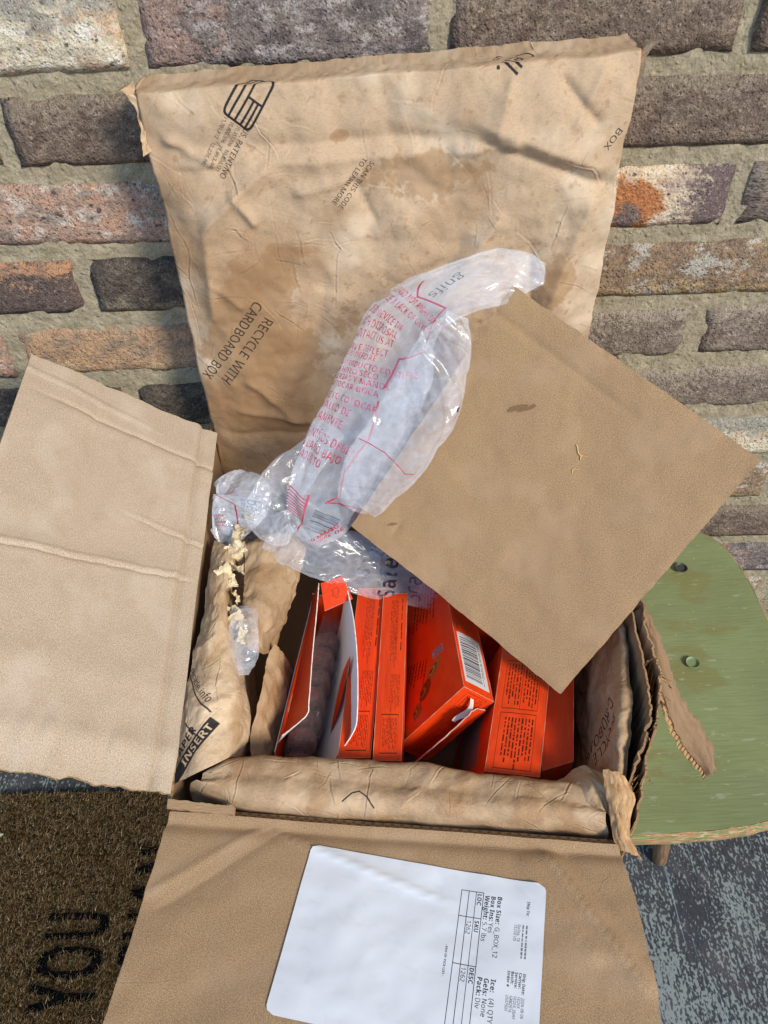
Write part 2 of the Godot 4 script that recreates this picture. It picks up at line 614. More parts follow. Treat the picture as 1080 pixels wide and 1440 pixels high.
# ---------------------------------------------------------------- the wall
func brick_pictures() -> Array:
	var w := 640
	var h := 192
	var out := []
	var kinds := [
		# cream, sooty, pitted
		[Color(0.80, 0.745, 0.63), [[0, Color(0.90, 0.87, 0.82), 0.7], [1, Color(0.62, 0.57, 0.47), 0.6], [2, Color(0.72, 0.50, 0.36), 0.35], [3, Color(0.30, 0.25, 0.22), 0.8], [5, Color(0.50, 0.48, 0.44), 0.8]]],
		# purple grey with white flecks
		[Color(0.47, 0.42, 0.39), [[0, Color(0.70, 0.67, 0.64), 0.7], [1, Color(0.29, 0.26, 0.245), 0.8], [6, Color(0.62, 0.49, 0.42), 0.7], [4, Color(0.76, 0.75, 0.73), 0.7]]],
		# dark brown
		[Color(0.44, 0.37, 0.31), [[0, Color(0.54, 0.46, 0.38), 0.7], [1, Color(0.33, 0.265, 0.22), 0.7], [5, Color(0.55, 0.50, 0.42), 0.5], [4, Color(0.75, 0.68, 0.58), 0.7]]],
		# pink and white
		[Color(0.64, 0.52, 0.44), [[0, Color(0.70, 0.53, 0.42), 0.8], [1, Color(0.80, 0.77, 0.71), 0.7], [2, Color(0.48, 0.43, 0.38), 0.7], [3, Color(0.25, 0.22, 0.2), 0.8]]],
		# orange above, dark below
		[Color(0.36, 0.30, 0.265), [[5, Color(0.70, 0.51, 0.37), 0.95], [0, Color(0.38, 0.32, 0.29), 0.6], [4, Color(0.78, 0.74, 0.66), 0.8]]],
		# black olive
		[Color(0.34, 0.30, 0.255), [[0, Color(0.44, 0.40, 0.34), 0.7], [1, Color(0.24, 0.205, 0.18), 0.7], [7, Color(0.62, 0.58, 0.47), 0.55], [4, Color(0.70, 0.66, 0.55), 0.7]]],
		# tan orange
		[Color(0.68, 0.54, 0.41), [[0, Color(0.72, 0.56, 0.40), 0.7], [1, Color(0.56, 0.44, 0.34), 0.7], [2, Color(0.44, 0.40, 0.35), 0.5], [7, Color(0.78, 0.68, 0.50), 0.6]]],
		# grey brown, mauve
		[Color(0.49, 0.43, 0.37), [[0, Color(0.59, 0.53, 0.46), 0.8], [1, Color(0.40, 0.335, 0.295), 0.7], [4, Color(0.78, 0.72, 0.63), 0.8], [5, Color(0.66, 0.60, 0.52), 0.5]]],
		# cream with a rusty burn and a dark purple end
		[Color(0.82, 0.73, 0.60), [[0, Color(0.90, 0.84, 0.74), 0.7], [1, Color(0.66, 0.54, 0.47), 0.6], [8, Color(0.64, 0.36, 0.18), 0.9], [9, Color(0.33, 0.27, 0.27), 0.95], [10, Color(0.36, 0.31, 0.31), 0.9], [3, Color(0.28, 0.2, 0.17), 0.8]]],
		# brown tan, dusted with lime
		[Color(0.52, 0.43, 0.34), [[0, Color(0.62, 0.50, 0.37), 0.8], [1, Color(0.42, 0.34, 0.28), 0.7], [2, Color(0.70, 0.68, 0.62), 0.85], [7, Color(0.72, 0.60, 0.37), 0.6]]]]
	for k in kinds.size():
		var s := 100 + k * 20
		var base: Array = kinds[k]
		var layers := []
		var fine := fld(w, h, 150, 45, 3, s + 10)
		var mid := fld(w, h, 36, 11, 5, s + 11)
		for l in base[1]:
			var f: PackedByteArray
			var lo := 0.5
			var hi := 0.72
			var nn := noise(s + 30 + l[0], 1.0, 5)
			match l[0]:
				0: f = fld(w, h, 9, 4, 6, s)
				1: f = fld(w, h, 7, 3, 6, s + 1)
				2:
					f = fld(w, h, 5, 2.5, 5, s + 2)
					lo = 0.58; hi = 0.66
				3:
					f = add_fields(fld(w, h, 17, 6, 1, s + 3, 2), fld(w, h, 9, 4, 3, s + 5), 1.0, 0.35)
					lo = 0.24; hi = 0.16
				4:
					f = fld(w, h, 22, 9, 5, s + 4)
					lo = 0.80; hi = 0.92
				5: # towards the top
					f = ramp(w, h, func(x, y): return 1.0 - y + 0.35 * nn.get_noise_2d(x * 5, y * 2.2))
					lo = 0.62; hi = 0.70
				6: # the near end
					f = ramp(w, h, func(x, y): return 1.0 - x * 1.1 + 0.3 * nn.get_noise_2d(x * 7, y * 4))
					lo = 0.72; hi = 0.80
				7: # towards the bottom
					f = ramp(w, h, func(x, y): return y + 0.4 * nn.get_noise_2d(x * 8, y * 3))
					lo = 0.72; hi = 0.9
				8:
					f = ramp(w, h, func(x, y): return 1.0 - 1.7 * Vector2((x - 0.62) * 3.3, y - 0.6).length() + 0.35 * nn.get_noise_2d(x * 12, y * 5), 2)
					lo = 0.34; hi = 0.44
				9:
					f = ramp(w, h, func(x, y): return x + 0.10 * nn.get_noise_2d(x * 9, y * 6), 2)
					lo = 0.80; hi = 0.84
				10:
					f = ramp(w, h, func(x, y): return 1.0 - 3.5 * Vector2((x - 0.615) * 3.3, y - 0.74).length() + 0.5 * nn.get_noise_2d(x * 14, y * 5), 2)
					lo = 0.35; hi = 0.5
			if l[0] != 3:
				f = add_fields(add_fields(f, mid, 0.8, 0.2), fine, 0.88, 0.12)
				lo = (lo * 0.8 + 0.1) * 0.88 + 0.03
				hi = (hi * 0.8 + 0.1) * 0.88 + 0.09
			layers.append([f, lo, hi, l[1], l[2]])
		layers.append([mid, 0.58, 0.9, base[0].lightened(0.35), 0.4])
		layers.append([mid, 0.45, 0.15, base[0].darkened(0.5), 0.45])
		layers.append([fine, 0.5, 0.95, base[0].lightened(0.45), 0.4])
		layers.append([fine, 0.48, 0.1, base[0].darkened(0.6), 0.5])
		out.append(tex(paint(w, h, base[0], layers)))
	return out

func brick_wall() -> void:
	var wall := thing("brick_wall", "old brick wall of mixed cream, brown and orange bricks behind the box", "wall")
	var pics := brick_pictures()
	var ms := []
	for k in pics.size():
		var m := mat("brick", Color(1, 1, 1), 0.92, pics[k], tx.brick_relief, 0.30, 0.3)
		ms.append(m)
	var n := noise(5, 1.0, 4)
	var n2 := noise(6, 1.0, 3)
	# mortar: one bed behind the bricks
	var mw := 1024
	var mort := tex(paint(mw, 512, Color(0.55, 0.525, 0.465), [
		[fld(mw, 512, 14, 14, 5, 61), 0.45, 0.8, Color(0.64, 0.62, 0.55), 0.6],
		[fld(mw, 512, 10, 18, 4, 62), 0.55, 0.75, Color(0.49, 0.465, 0.40), 0.7],
		[fld(mw, 512, 160, 160, 2, 63), 0.5, 0.9, Color(0.78, 0.76, 0.69), 0.4],
		[fld(mw, 512, 160, 160, 2, 64), 0.45, 0.1, Color(0.40, 0.38, 0.33), 0.5],
		[fld(mw, 512, 40, 60, 1, 65, 2), 0.06, 0.02, Color(0.3, 0.28, 0.24), 0.5]]))
	var mm_ := mat("mortar", Color(1.05, 1.01, 0.94), 0.95, mort, tx.grit, 0.26, 0.25)
	var course := 0.0765
	var bed := grid(330, 240, func(u, v):
		var x: float = -1.05 + 2.1 * u
		var y: float = 1.5 - 1.5 * v
		return Vector3(x, y, -0.0036 + 0.0018 * n.get_noise_2d(x * 30, y * 30) + 0.0012 * n2.get_noise_2d(x * 120, y * 120)), func(u, v): return Vector2(u * 6, v * 4.3))
	part("mortar_bed", bed, mm_, wall)
	part("wall_core", slab(Vector3(4.0, 2.9, 0.2)), mm_, wall, Vector3(0, 1.45, -0.125))
	# rows counted from the bed joint at y = 1.0; the joints and the kinds are those of the wall
	var rows := {
		1: [-0.46, [7, 7, 6, 2, 3, 7, 2, 5, 9]],
		0: [-0.457, [0, 1, 2, 2, 3, 2, 6, 2]],
		-1: [-0.594, [5, 2, 5, 2, 2, 9, 3, 2]],
		-2: [-0.435, [3, 6, 9, 8, 7, 2, 6]],
		-3: [-0.562, [4, 5, 7, 9, 9, 2, 3]],
		-4: [-0.405, [6, 9, 7, 7, 2, 3]],
		-5: [-0.549, [5, 5, 9, 7, 7, 2]],
		-6: [-0.40, [2, 3, 0, 0, 7]],
		-7: [-0.52, [2, 9, 6, 9, 7]],
		-8: [-0.39, [7, 2, 2, 2, 7]]}
	rng.seed = 77
	for row in range(-13, 7):
		var y0 := 1.0 + row * course + 0.0085
		var y1 := y0 + course - 0.017
		if y0 < 0.0: y0 = 0.004
		var start: float = rows[row][0] if rows.has(row) else (-0.46 if posmod(row, 2) == 0 else -0.33)
		var x := start
		while x > -1.05: x -= 0.2585
		var idx := -int(round((start - x) / 0.2585))
		while x < 1.02:
			var l := 0.2585
			var kind: int
			if rows.has(row) and idx >= 0 and idx < rows[row][1].size():
				kind = rows[row][1][idx]
			else:
				kind = [2, 7, 5, 9, 3, 6, 2, 1, 0, 7][rng.randi() % 10]
			# the half bricks of the third course
			var edge := x + l
			if row == -2 and idx == 2: edge = 0.348
			if row == -2 and idx == 3: edge = 0.348
			var xa := x + 0.008
			var xb := x + l - 0.008
			if row == -2:
				if idx == 2: xb = 0.072
				if idx == 3:
					xa = 0.088; xb = 0.345
				if idx == 4: xa = 0.361
			if row == -4 and idx == 2: xb = 0.343
			if row == -4 and idx == 3: xa = 0.360
			if xb > xa + 0.02:
				brick(wall, xa, xb, y0, y1, ms[kind], n, n2)
			x += l
			idx += 1
	# what of the wall stands above the picture is one mass
	var st := SurfaceTool.new()
	st.begin(Mesh.PRIMITIVE_TRIANGLES)
	for row in range(7, 24):
		var x := -1.9 + (0.13 if row % 2 else 0.0)
		while x < 1.8:
			var b := BoxMesh.new()
			b.size = Vector3(0.243, 0.06, 0.02)
			st.append_from(b, 0, Transform3D(Basis(), Vector3(x, 1.0 + row * course + 0.038, -0.012)))
			x += 0.2585
	var up := part("upper_bricks", st.commit(), mat("brick", Color(0.55, 0.47, 0.41), 0.9), wall)
	meta(up, "", "", "", "stuff")

func brick(wall: Node3D, x0: float, x1: float, y0: float, y1: float, m: Material, n: FastNoiseLite, n2: FastNoiseLite) -> void:
	var dz := rng.randf_range(-0.0015, 0.0025)
	var skew := rng.randf_range(-0.002, 0.002)
	var off := Vector2(rng.randf() * 40, rng.randf() * 40)
	var mid := Vector3((x0 + x1) / 2, (y0 + y1) / 2, 0)
	var seen: bool = x1 > -0.62 and x0 < 0.62 and y1 > 0.3 and y0 < 1.14
	var nu := 26 if seen else 8
	var nv := 10 if seen else 4
	var f := func(u: float, v: float) -> Vector3:
		# the first and last rows run back into the mortar
		var s := clampf((u * nu - 1) / (nu - 2.0), 0, 1)
		var t := clampf((v * nv - 1) / (nv - 2.0), 0, 1)
		var x := lerpf(x0, x1, s)
		var y := lerpf(y1, y0, t)
		var back := u * nu < 0.5 or u * nu > nu - 0.5 or v * nv < 0.5 or v * nv > nv - 0.5
		var ex := 0.0028 * n.get_noise_2d(off.x + 3.0 + s * 9, y * 25)
		var ey := 0.0020 * n.get_noise_2d(x * 22, off.y + t * 9)
		var dx: float = min(x - x0, x1 - x)
		var dy: float = min(y1 - y, y - y0)
		var d: float = min(dx, dy)
		var soft := 0.0055 + 0.003 * n2.get_noise_2d(x * 30 + off.x, y * 30)
		var drop: float = pow(clampf(1.0 - d / soft, 0, 1), 2) * 0.0034
		# a broken arris here and there
		var chip: float = smoothstep(0.25, 0.6, n2.get_noise_2d(x * 26 + off.x, y * 26 + off.y)) * clampf(1.0 - d / 0.012, 0, 1) * 0.004
		var z := dz + 0.0014 * n.get_noise_2d(x * 20 + off.x, y * 20) + 0.0007 * n2.get_noise_2d(x * 90, y * 90) - drop - chip
		if back: z = -0.014
		return Vector3(x + ex * (1.0 if dx < 0.03 else 0.4), y + ey + skew * (x - mid.x) * 10, z) - mid
	var flip := rng.randf() < 0.3 and not m.albedo_texture == null and x1 < 0.2 and y0 < 0.8
	part("brick", grid(nu, nv, f, func(u, v): return Vector2(1.0 - u if flip else u, v), null, true), m, wall, mid)

# ---------------------------------------------------------------- ground
func ground() -> void:
	var w := 1024
	var streak := fld(w, w, 120, 30, 4, 201)
	var streak2 := fld(w, w, 170, 22, 3, 202)
	var patch := fld(w, w, 5, 4, 4, 203)
	var dots := fld(w, w, 170, 110, 3, 204)
	var wear := add_fields(add_fields(streak, dots, 0.42, 0.58), patch, 0.76, 0.28)
	var line := fld(w, w, 120, 3, 2, 205)
	var floor_tex := tex(paint(w, w, Color(0.255, 0.255, 0.26), [
		[fld(w, w, 6, 6, 4, 206), 0.4, 0.8, Color(0.20, 0.205, 0.215), 0.7],
		[fld(w, w, 200, 60, 3, 207), 0.5, 0.9, Color(0.34, 0.35, 0.355), 0.5],
		[fld(w, w, 9, 7, 4, 210), 0.55, 0.8, Color(0.37, 0.34, 0.34), 0.5],
		[wear, 0.535, 0.575, Color(0.58, 0.61, 0.575), 0.8],
		[line, 0.80, 0.88, Color(0.60, 0.68, 0.68), 0.6],
		[streak2, 0.30, 0.15, Color(0.14, 0.15, 0.17), 0.7]]))
	var m := mat("painted_floor", Color(1, 1, 1), 0.8, floor_tex, tex(grey(w, w, add_fields(streak, dots, 0.5, 0.5))), 0.05, 0.4)
	var n := noise(15, 1.0, 3)
	var mesh := grid(60, 60, func(u, v): return Vector3(-2.5 + 5 * u, 0.0012 * n.get_noise_2d(u * 60, v * 60), 0.0 + 2.0 * v), func(u, v): return Vector2(u * 5.0 * 1.25, v * 2.0 * 1.25), null, true)
	meta(part("porch_floor", mesh, m, self), "worn dark grey painted porch floor with pale scuffs", "", "", "structure")
	var g := part("ground", grid(4, 4, func(u, v): return Vector3(-60 + 120 * u, -0.25, -60 + 120 * v), null, null, true), mat("ground", Color(0.50, 0.50, 0.45), 0.95), self)
	meta(g, "pale ground beyond the porch", "", "", "structure")
	var c := part("porch_ceiling", slab(Vector3(7.0, 0.08, 1.5)), mat("ceiling_paint", Color(0.80, 0.81, 0.80), 0.7), self, Vector3(0, 2.76, 0.45))
	meta(c, "plain painted porch ceiling above the wall", "", "", "structure")

# ---------------------------------------------------------------- door mat
func door_mat() -> void:
	var t := thing("door_mat", "brown coir door mat with black lettering on the floor", "door mat", Vector3(0, 0, 0))
	# a plan of the lettering: 1 mm a pixel, x from -0.9, z from 0.16
	var plan := Image.create(860, 700, false, Image.FORMAT_RGBA8)
	plan.fill(Color(0, 0, 0, 1))
	var put := func(words: String, x: float, z: float, size: float, narrow: float) -> void:
		ink(plan, words, Vector2(x + 0.9, z - 0.16) * 1000.0, size, -90, Color.WHITE, bold, narrow)
	put.call("YOU", -0.455, 0.470, 124, 0.52)
	put.call("CHAN", -0.346, 0.424, 118, 0.54)
	var pn := noise(33, 1.0, 3)
	var x0 := -0.9
	var x1 := -0.04
	var z0 := 0.162
	var z1 := 0.86
	var w := 768
	var base := paint(w, 640, Color(0.30, 0.235, 0.14), [
		[fld(w, 640, 120, 120, 3, 301), 0.45, 0.9, Color(0.44, 0.36, 0.23), 0.7],
		[fld(w, 640, 120, 120, 3, 302), 0.5, 0.1, Color(0.12, 0.09, 0.05), 0.8]])
	var mesh := grid(90, 80, func(u, v): return Vector3(lerpf(x0, x1, u), 0.011 + 0.002 * pn.get_noise_2d(u * 200, v * 200), lerpf(z0, z1, v)), null, null, true)
	for y in 640:
		for x in w:
			if plan.get_pixel(int((x + 0.5) / w * 860), int((y + 0.5) / 640 * 698)).r > 0.5:
				base.set_pixel(x, y, Color(0.06, 0.06, 0.06))
	part("coir_backing", mesh, mat("coir", Color(1, 1, 1), 1.0, tex(base), tx.grit, 0.3, 0.1), t)
	part("rubber_base", slab(Vector3(x1 - x0 + 0.006, 0.008, z1 - z0 + 0.006)), mat("rubber", Color(0.12, 0.12, 0.12), 0.8), t, Vector3((x0 + x1) / 2, 0.0055, (z0 + z1) / 2))
	# the pile
	var blade := SurfaceTool.new()
	blade.begin(Mesh.PRIMITIVE_TRIANGLES)
	var prof := [Vector3(-0.0005, 0, 0), Vector3(0.0005, 0, 0), Vector3(0.0026, 0.0055, 0.0005), Vector3(0.0034, 0.0055, 0.0005), Vector3(0.0075, 0.0085, 0.0)]
	for k in [[0, 2, 1], [1, 2, 3], [2, 4, 3]]:
		for c in k:
			blade.set_normal(Vector3(-0.35, 0.9, 0.2).normalized())
			blade.add_vertex(prof[c])
	var m := mat("coir_fibre", Color(1, 1, 1), 0.8, null, null, 0.0, 0.3)
	m.vertex_color_use_as_albedo = true
	var mesh2 := blade.commit()
	mesh2.surface_set_material(0, m)
	var mul := MultiMesh.new()
	mul.transform_format = MultiMesh.TRANSFORM_3D
	mul.use_colors = true
	mul.mesh = mesh2
	var count := 120000
	mul.instance_count = count
	rng.seed = 5
	for k in count:
		var x := rng.randf_range(-0.82, -0.06)
		var z := rng.randf_range(z0, 0.66)
		if rng.randf() < 0.06:
			x = rng.randf_range(x0, x1)
			z = rng.randf_range(z0, z1)
		var s := rng.randf_range(0.5, 1.05) * (1.5 if rng.randf() < 0.06 else 1.0)
		var b := Basis(Vector3.UP, rng.randf() * TAU) * Basis(Vector3.BACK, rng.randf_range(-0.5, 0.5))
		mul.set_instance_transform(k, Transform3D(b.scaled(Vector3(s, s, s)), Vector3(x, 0.010, z)))
		var px := clampi(int((x + 0.9) * 1000 + pn.get_noise_2d(x * 400, z * 400) * 5), 0, 859)
		var pz := clampi(int((z - 0.16) * 1000 + pn.get_noise_2d(x * 400 + 50, z * 400) * 5), 0, 699)
		var black := plan.get_pixel(px, pz).r > 0.5 and rng.randf() < 0.93
		var tone := rng.randf()
		var c := Color(0.24, 0.165, 0.082).lerp(Color(0.46, 0.35, 0.19), tone * tone)
		if rng.randf() < 0.06: c = Color(0.66, 0.55, 0.31)
		var age := 0.5 + 0.5 * pn.get_noise_2d(x * 9, z * 9)
		c = c.lerp(Color(0.16, 0.09, 0.048), age * 0.5)
		if black: c = Color(0.009, 0.010, 0.011)
		mul.set_instance_color(k, c)
	var o := MultiMeshInstance3D.new()
	o.name = "coir_pile"
	o.multimesh = mul
	t.add_child(o, true)
	meta(o, "", "", "", "stuff")

# ---------------------------------------------------------------- chair
func seat_outline(s: float, inset: float) -> Vector2:
	# a D: nearly straight at the front, round at the back; s from 0 to 1 goes round
	var a := s * TAU
	var c := cos(a)
	var q := sin(a)
	var hw := 0.294 - inset
	var e := 5.0 if q < 0 else 4.4     # front (q > 0, towards +z) is squarer
	var x := signf(c) * pow(absf(c), 2.0 / e) * hw
	var z := signf(q) * pow(absf(q), 2.0 / e) * ((0.205 if q > 0 else 0.234) - inset)
	return Vector2(0.166 + x, 0.236 + z)

func chair() -> void:
	var t := thing("stool", "worn green painted wooden seat with round plugs carrying the delivery box", "stool")
	var w := 840
	var grain := fld(w, w, 7, 150, 5, 401)
	var grain2 := fld(w, w, 16, 260, 3, 402)
	var scuff := fld(w, w, 14, 50, 5, 403)
	var im := paint(w, w, Color(0.50, 0.535, 0.365), [
		[fld(w, w, 3, 5, 4, 404), 0.4, 0.75, Color(0.54, 0.585, 0.395), 0.6],
		[grain, 0.52, 0.75, Color(0.45, 0.49, 0.315), 0.25],
		[grain2, 0.55, 0.85, Color(0.44, 0.475, 0.305), 0.22],
		[grain2, 0.42, 0.15, Color(0.585, 0.615, 0.45), 0.3],
		[fld(w, w, 4, 9, 5, 405), 0.60, 0.72, Color(0.50, 0.47, 0.28), 0.5],
		[scuff, 0.74, 0.80, Color(0.66, 0.66, 0.58), 0.6],
		[fld(w, w, 60, 90, 2, 406), 0.86, 0.93, Color(0.80, 0.80, 0.70), 0.7]])
	var paint_m := mat("green_paint", Color(1, 1, 1), 0.5, tex(im), tex(grey(w, w, add_fields(grain, grain2, 0.55, 0.45))), 0.03, 0.45)
	var ew := 1024
	var edge_im := paint(ew, 64, Color(0.45, 0.50, 0.29), [
		[fld(ew, 64, 34, 5, 5, 411), 0.42, 0.52, Color(0.66, 0.49, 0.34), 0.95],
		[fld(ew, 64, 60, 9, 4, 412), 0.62, 0.7, Color(0.78, 0.68, 0.52), 0.7],
		[fld(ew, 64, 90, 20, 3, 413), 0.70, 0.8, Color(0.32, 0.24, 0.16), 0.6]])
	var edge_m := mat("worn_edge", Color(1, 1, 1), 0.7, tex(edge_im), tx.grit, 0.05)
	var wn := noise(44, 1.0, 3)
	var n := 120
	# top: rings from the middle out
	var top := grid(n, 14, func(u, v):
		var p := seat_outline(u, 0.005)
		var c := Vector2(0.166, 0.236)
		var q := c.lerp(p, v)
		var dish: float = -0.006 * (1.0 - v * v * v * v)
		return Vector3(q.x, 0.450 + dish + 0.0006 * wn.get_noise_2d(q.x * 40, q.y * 40), q.y), func(u, v):
		var p := seat_outline(u, 0.005)
		var q := Vector2(0.166, 0.236).lerp(p, v)
		return Vector2((q.x + 0.13) / 0.6, q.y / 0.6), null, true)
	part("seat", top, paint_m, t)
	var rim := grid(n, 8, func(u, v):
		var a: float = v * PI
		var p := seat_outline(u, 0.005 - 0.005 * sin(a) + 0.0012 * wn.get_noise_2d(u * 160, v * 2))
		return Vector3(p.x, 0.440 + 0.010 * cos(a), p.y), func(u, v): return Vector2(u * 2.0, v), null, true)
	part("worn_edge", rim, edge_m, t)
	part("seat_underside", grid(n, 3, func(u, v):
		var q := Vector2(0.166, 0.236).lerp(seat_outline(u, 0.005), v)
		return Vector3(q.x, 0.430, q.y)), mat("raw_wood", Color(0.42, 0.32, 0.22), 0.8), t)
	# plugs over the leg bolts
	var spots := [Vector3(0.377, 0.4487, 0.100), Vector3(0.349, 0.4462, 0.241)]
	for k in 2:
		var p: Vector3 = spots[k]
		var cup := grid(20, 4, func(u, v):
			var r: float = [0.0, 0.0055, 0.0062, 0.0074, 0.0080][int(round(v * 4))]
			var y: float = [-0.0016, -0.0016, -0.0012, 0.0009, 0.0001][int(round(v * 4))]
			return Vector3(cos(u * TAU) * r, y + 0.0015, sin(u * TAU) * r), func(u, v): return Vector2(u * 0.2, v * 0.05), null, true)
		var o := part("bolt_plug", cup, mat("plug", Color(0.25, 0.26, 0.24) if k == 0 else Color(0.48, 0.54, 0.38), 0.5), t, p)
		meta(o, "dark grey metal plug" if k == 0 else "green painted plug")
	var wood := paint(256, 512, Color(0.46, 0.35, 0.25), [
		[fld(256, 512, 30, 8, 4, 421), 0.45, 0.8, Color(0.33, 0.24, 0.16), 0.7],
		[fld(256, 512, 20, 12, 4, 422), 0.55, 0.75, Color(0.58, 0.48, 0.35), 0.6]])
	var leg_m := mat("leg_wood", Color(1, 1, 1), 0.65, tex(wood))
	for l in [[Vector3(0.349, 0.431, 0.241), Vector3(0.399, 0.002, 0.292)], [Vector3(0.377, 0.431, 0.100), Vector3(0.42, 0.002, 0.055)], [Vector3(-0.017, 0.431, 0.241), Vector3(-0.03, 0.002, 0.292)], [Vector3(-0.045, 0.431, 0.100), Vector3(-0.09, 0.002, 0.055)]]:
		var a: Vector3 = l[0]
		var b: Vector3 = l[1]
		var d := (b - a).normalized()
		var sx := d.cross(Vector3.FORWARD).normalized()
		var sz := d.cross(sx)
		part("leg", grid(18, 12, func(u, v):
			var r: float = lerpf(0.017, 0.0105, v)
			if v > 0.99: r *= 0.02
			return a.lerp(b, min(v * 1.09, 1.0)) + (sx * cos(u * TAU) + sz * sin(u * TAU)) * r, null, null, true), leg_m, t)

# ---------------------------------------------------------------- the tall paper-wrapped pad at the back
func pad_picture() -> Image:
	var w := 1201   # 2600 pixels a metre, from 30 mm outside the top left corner of the face
	var h := 1222
	var s2 := noise(71, 1.0, 5)
	var s3 := noise(72, 1.0, 4)
	# wet marks: soft lobes whose edge the noise frays
	var lobes := [[0.18, 0.47, 0.10, 0.13, 1.0], [0.13, 0.60, 0.13, 0.10, 0.9], [0.24, 0.40, 0.03, 0.06, 0.9], [0.29, 0.355, 0.035, 0.015, 0.9], [0.50, 0.19, 0.16, 0.05, 0.42], [0.62, 0.25, 0.18, 0.09, 0.52], [0.20, 0.80, 0.30, 0.13, 0.95], [0.38, 0.55, 0.10, 0.10, 0.55], [0.90, 0.47, 0.05, 0.06, 0.8], [0.40, 0.13, 0.02, 0.012, 1.1], [0.78, 0.42, 0.1, 0.06, 0.5], [0.86, 0.62, 0.1, 0.1, 0.7]]
	var field := func(tu: float, tv: float) -> float:
		var u := (tu * 0.462 - 0.03) / 0.401
		var v := (tv * 0.47 - 0.018) / 0.42
		var q := 0.0
		for l in lobes:
			var d := Vector2((u - l[0]) / l[2], (v - l[1]) / l[3]).length_squared()
			if d < 6.0: q += l[4] * exp(-d)
		return q * 0.62 + 0.26 * s2.get_noise_2d(u * 7, v * 7) + 0.12 * s2.get_noise_2d(u * 30, v * 30) + 0.03
	var wet := ramp(w, h, field, 3)
	var soft := ramp(w, h, func(u, v): return 0.5 + 0.5 * (s3.get_noise_2d(u * 2.5 + 9, v * 2.5)) + 0.4 * smoothstep(0.45, 1.0, v) + 0.2 * smoothstep(0.5, 0.1, u) * v, 8)
	var im := paint(w, h, Color(0.755, 0.65, 0.525), [
		[fld(w, h, 90, 200, 2, 501), 0.4, 0.8, Color(0.68, 0.55, 0.41), 0.35],
		[fld(w, h, 3, 4, 5, 502), 0.45, 0.8, Color(0.85, 0.77, 0.66), 0.65],
		[soft, 0.5, 0.85, Color(0.58, 0.445, 0.305), 0.7],
		[fld(w, h, 300, 300, 1, 503), 0.6, 0.9, Color(0.86, 0.76, 0.63), 0.3],
		[wet, 0.34, 0.42, Color(0.60, 0.455, 0.30), 0.38],
		[wet, 0.34, 0.375, Color(0.57, 0.43, 0.28), 0.14],
		[wet, 0.50, 0.62, Color(0.56, 0.42, 0.27), 0.25],
		[fld(w, h, 30, 30, 4, 505), 0.68, 0.85, Color(0.58, 0.44, 0.30), 0.4],
		[fld(w, h, 90, 90, 1, 504, 2), 0.03, 0.0, Color(0.42, 0.30, 0.2), 0.6]])
	# print: all of it runs down to the left
	var wear := noise(73, 0.12, 3)
	var px := func(u: float, v: float) -> Vector2: return Vector2((u * 0.401 + 0.030) * 2600.0, (v * 0.42 + 0.024) * 2600.0)
	var a := 128.0
	ink(im, "RECYCLE WITH", px.call(0.205, 0.498), 36, a, INK, sans, 1.0, HORIZONTAL_ALIGNMENT_LEFT, wear, 0.3)
	ink(im, "CARDBOARD BOX", px.call(0.186, 0.455), 36, a, INK, sans, 1.0, HORIZONTAL_ALIGNMENT_LEFT, wear, 0.3)
	ink(im, "SCAN THIS CODE", px.call(0.468, 0.170), 16, a + 2, INK, sans, 1.0, HORIZONTAL_ALIGNMENT_LEFT, wear, 0.3)
	ink(im, "TO LEARN MORE", px.call(0.453, 0.160), 16, a + 2, INK, sans, 1.0, HORIZONTAL_ALIGNMENT_LEFT, wear, 0.3)
	ink(im, "US. PATENT NO", px.call(0.212, 0.090), 17, a - 2, INK, sans, 1.0, HORIZONTAL_ALIGNMENT_LEFT, wear, 0.35)
	ink(im, "10,357,936  10,800,131", px.call(0.198, 0.084), 11, a - 2, INK, sans, 0.95, HORIZONTAL_ALIGNMENT_LEFT, wear, 0.6)
	ink(im, "10,800,596  11,993,445", px.call(0.186, 0.076), 11, a - 2, INK, sans, 0.95, HORIZONTAL_ALIGNMENT_LEFT, wear, 0.6)
	ink(im, "11,701,872    12,226,982", px.call(0.174, 0.066), 11, a - 2, INK, sans, 0.95, HORIZONTAL_ALIGNMENT_LEFT, wear, 0.5)
	ink(im, "BOX", px.call(0.985, 0.150), 23, a, INK, sans, 1.0, HORIZONTAL_ALIGNMENT_LEFT, wear, 0.2)
	ink(im, "Cell.", px.call(0.790, -0.036), 54, a + 2, INK, sans, 1.0, HORIZONTAL_ALIGNMENT_LEFT, wear, 0.1)
	ink(im, "us", px.call(0.735, -0.035), 26, a + 2, INK, sans, 1.0, HORIZONTAL_ALIGNMENT_LEFT, wear, 0.1)
	# the emblem: a box with rounded corners, striped and divided
	var fr := Transform2D(deg_to_rad(38.0), px.call(0.224, 0.036))
	var pt := func(x: float, y: float) -> Vector2: return fr * Vector2(x, y)
	var ew := 32.0
	var eh := 54.0
	var ring := []
	for k in 41:
		var t := k / 40.0 * TAU + PI / 4
		var cx := signf(cos(t)) * pow(absf(cos(t)), 0.32) * ew
		var cy := signf(sin(t)) * pow(absf(sin(t)), 0.2) * eh
		ring.append(pt.call(cx, cy))
	stroke(im, ring, 5, INK)
	stroke(im, [pt.call(-ew * 0.55, -eh), pt.call(-ew * 0.55, eh)], 4.5, INK)
	stroke(im, [pt.call(-ew * 0.08, -eh), pt.call(-ew * 0.08, eh)], 4.5, INK)
	stroke(im, [pt.call(ew * 0.35, -eh * 0.05), pt.call(ew * 0.35, eh)], 4.5, INK)
	stroke(im, [pt.call(ew * 0.68, -eh * 0.05), pt.call(ew * 0.68, eh)], 4.5, INK)
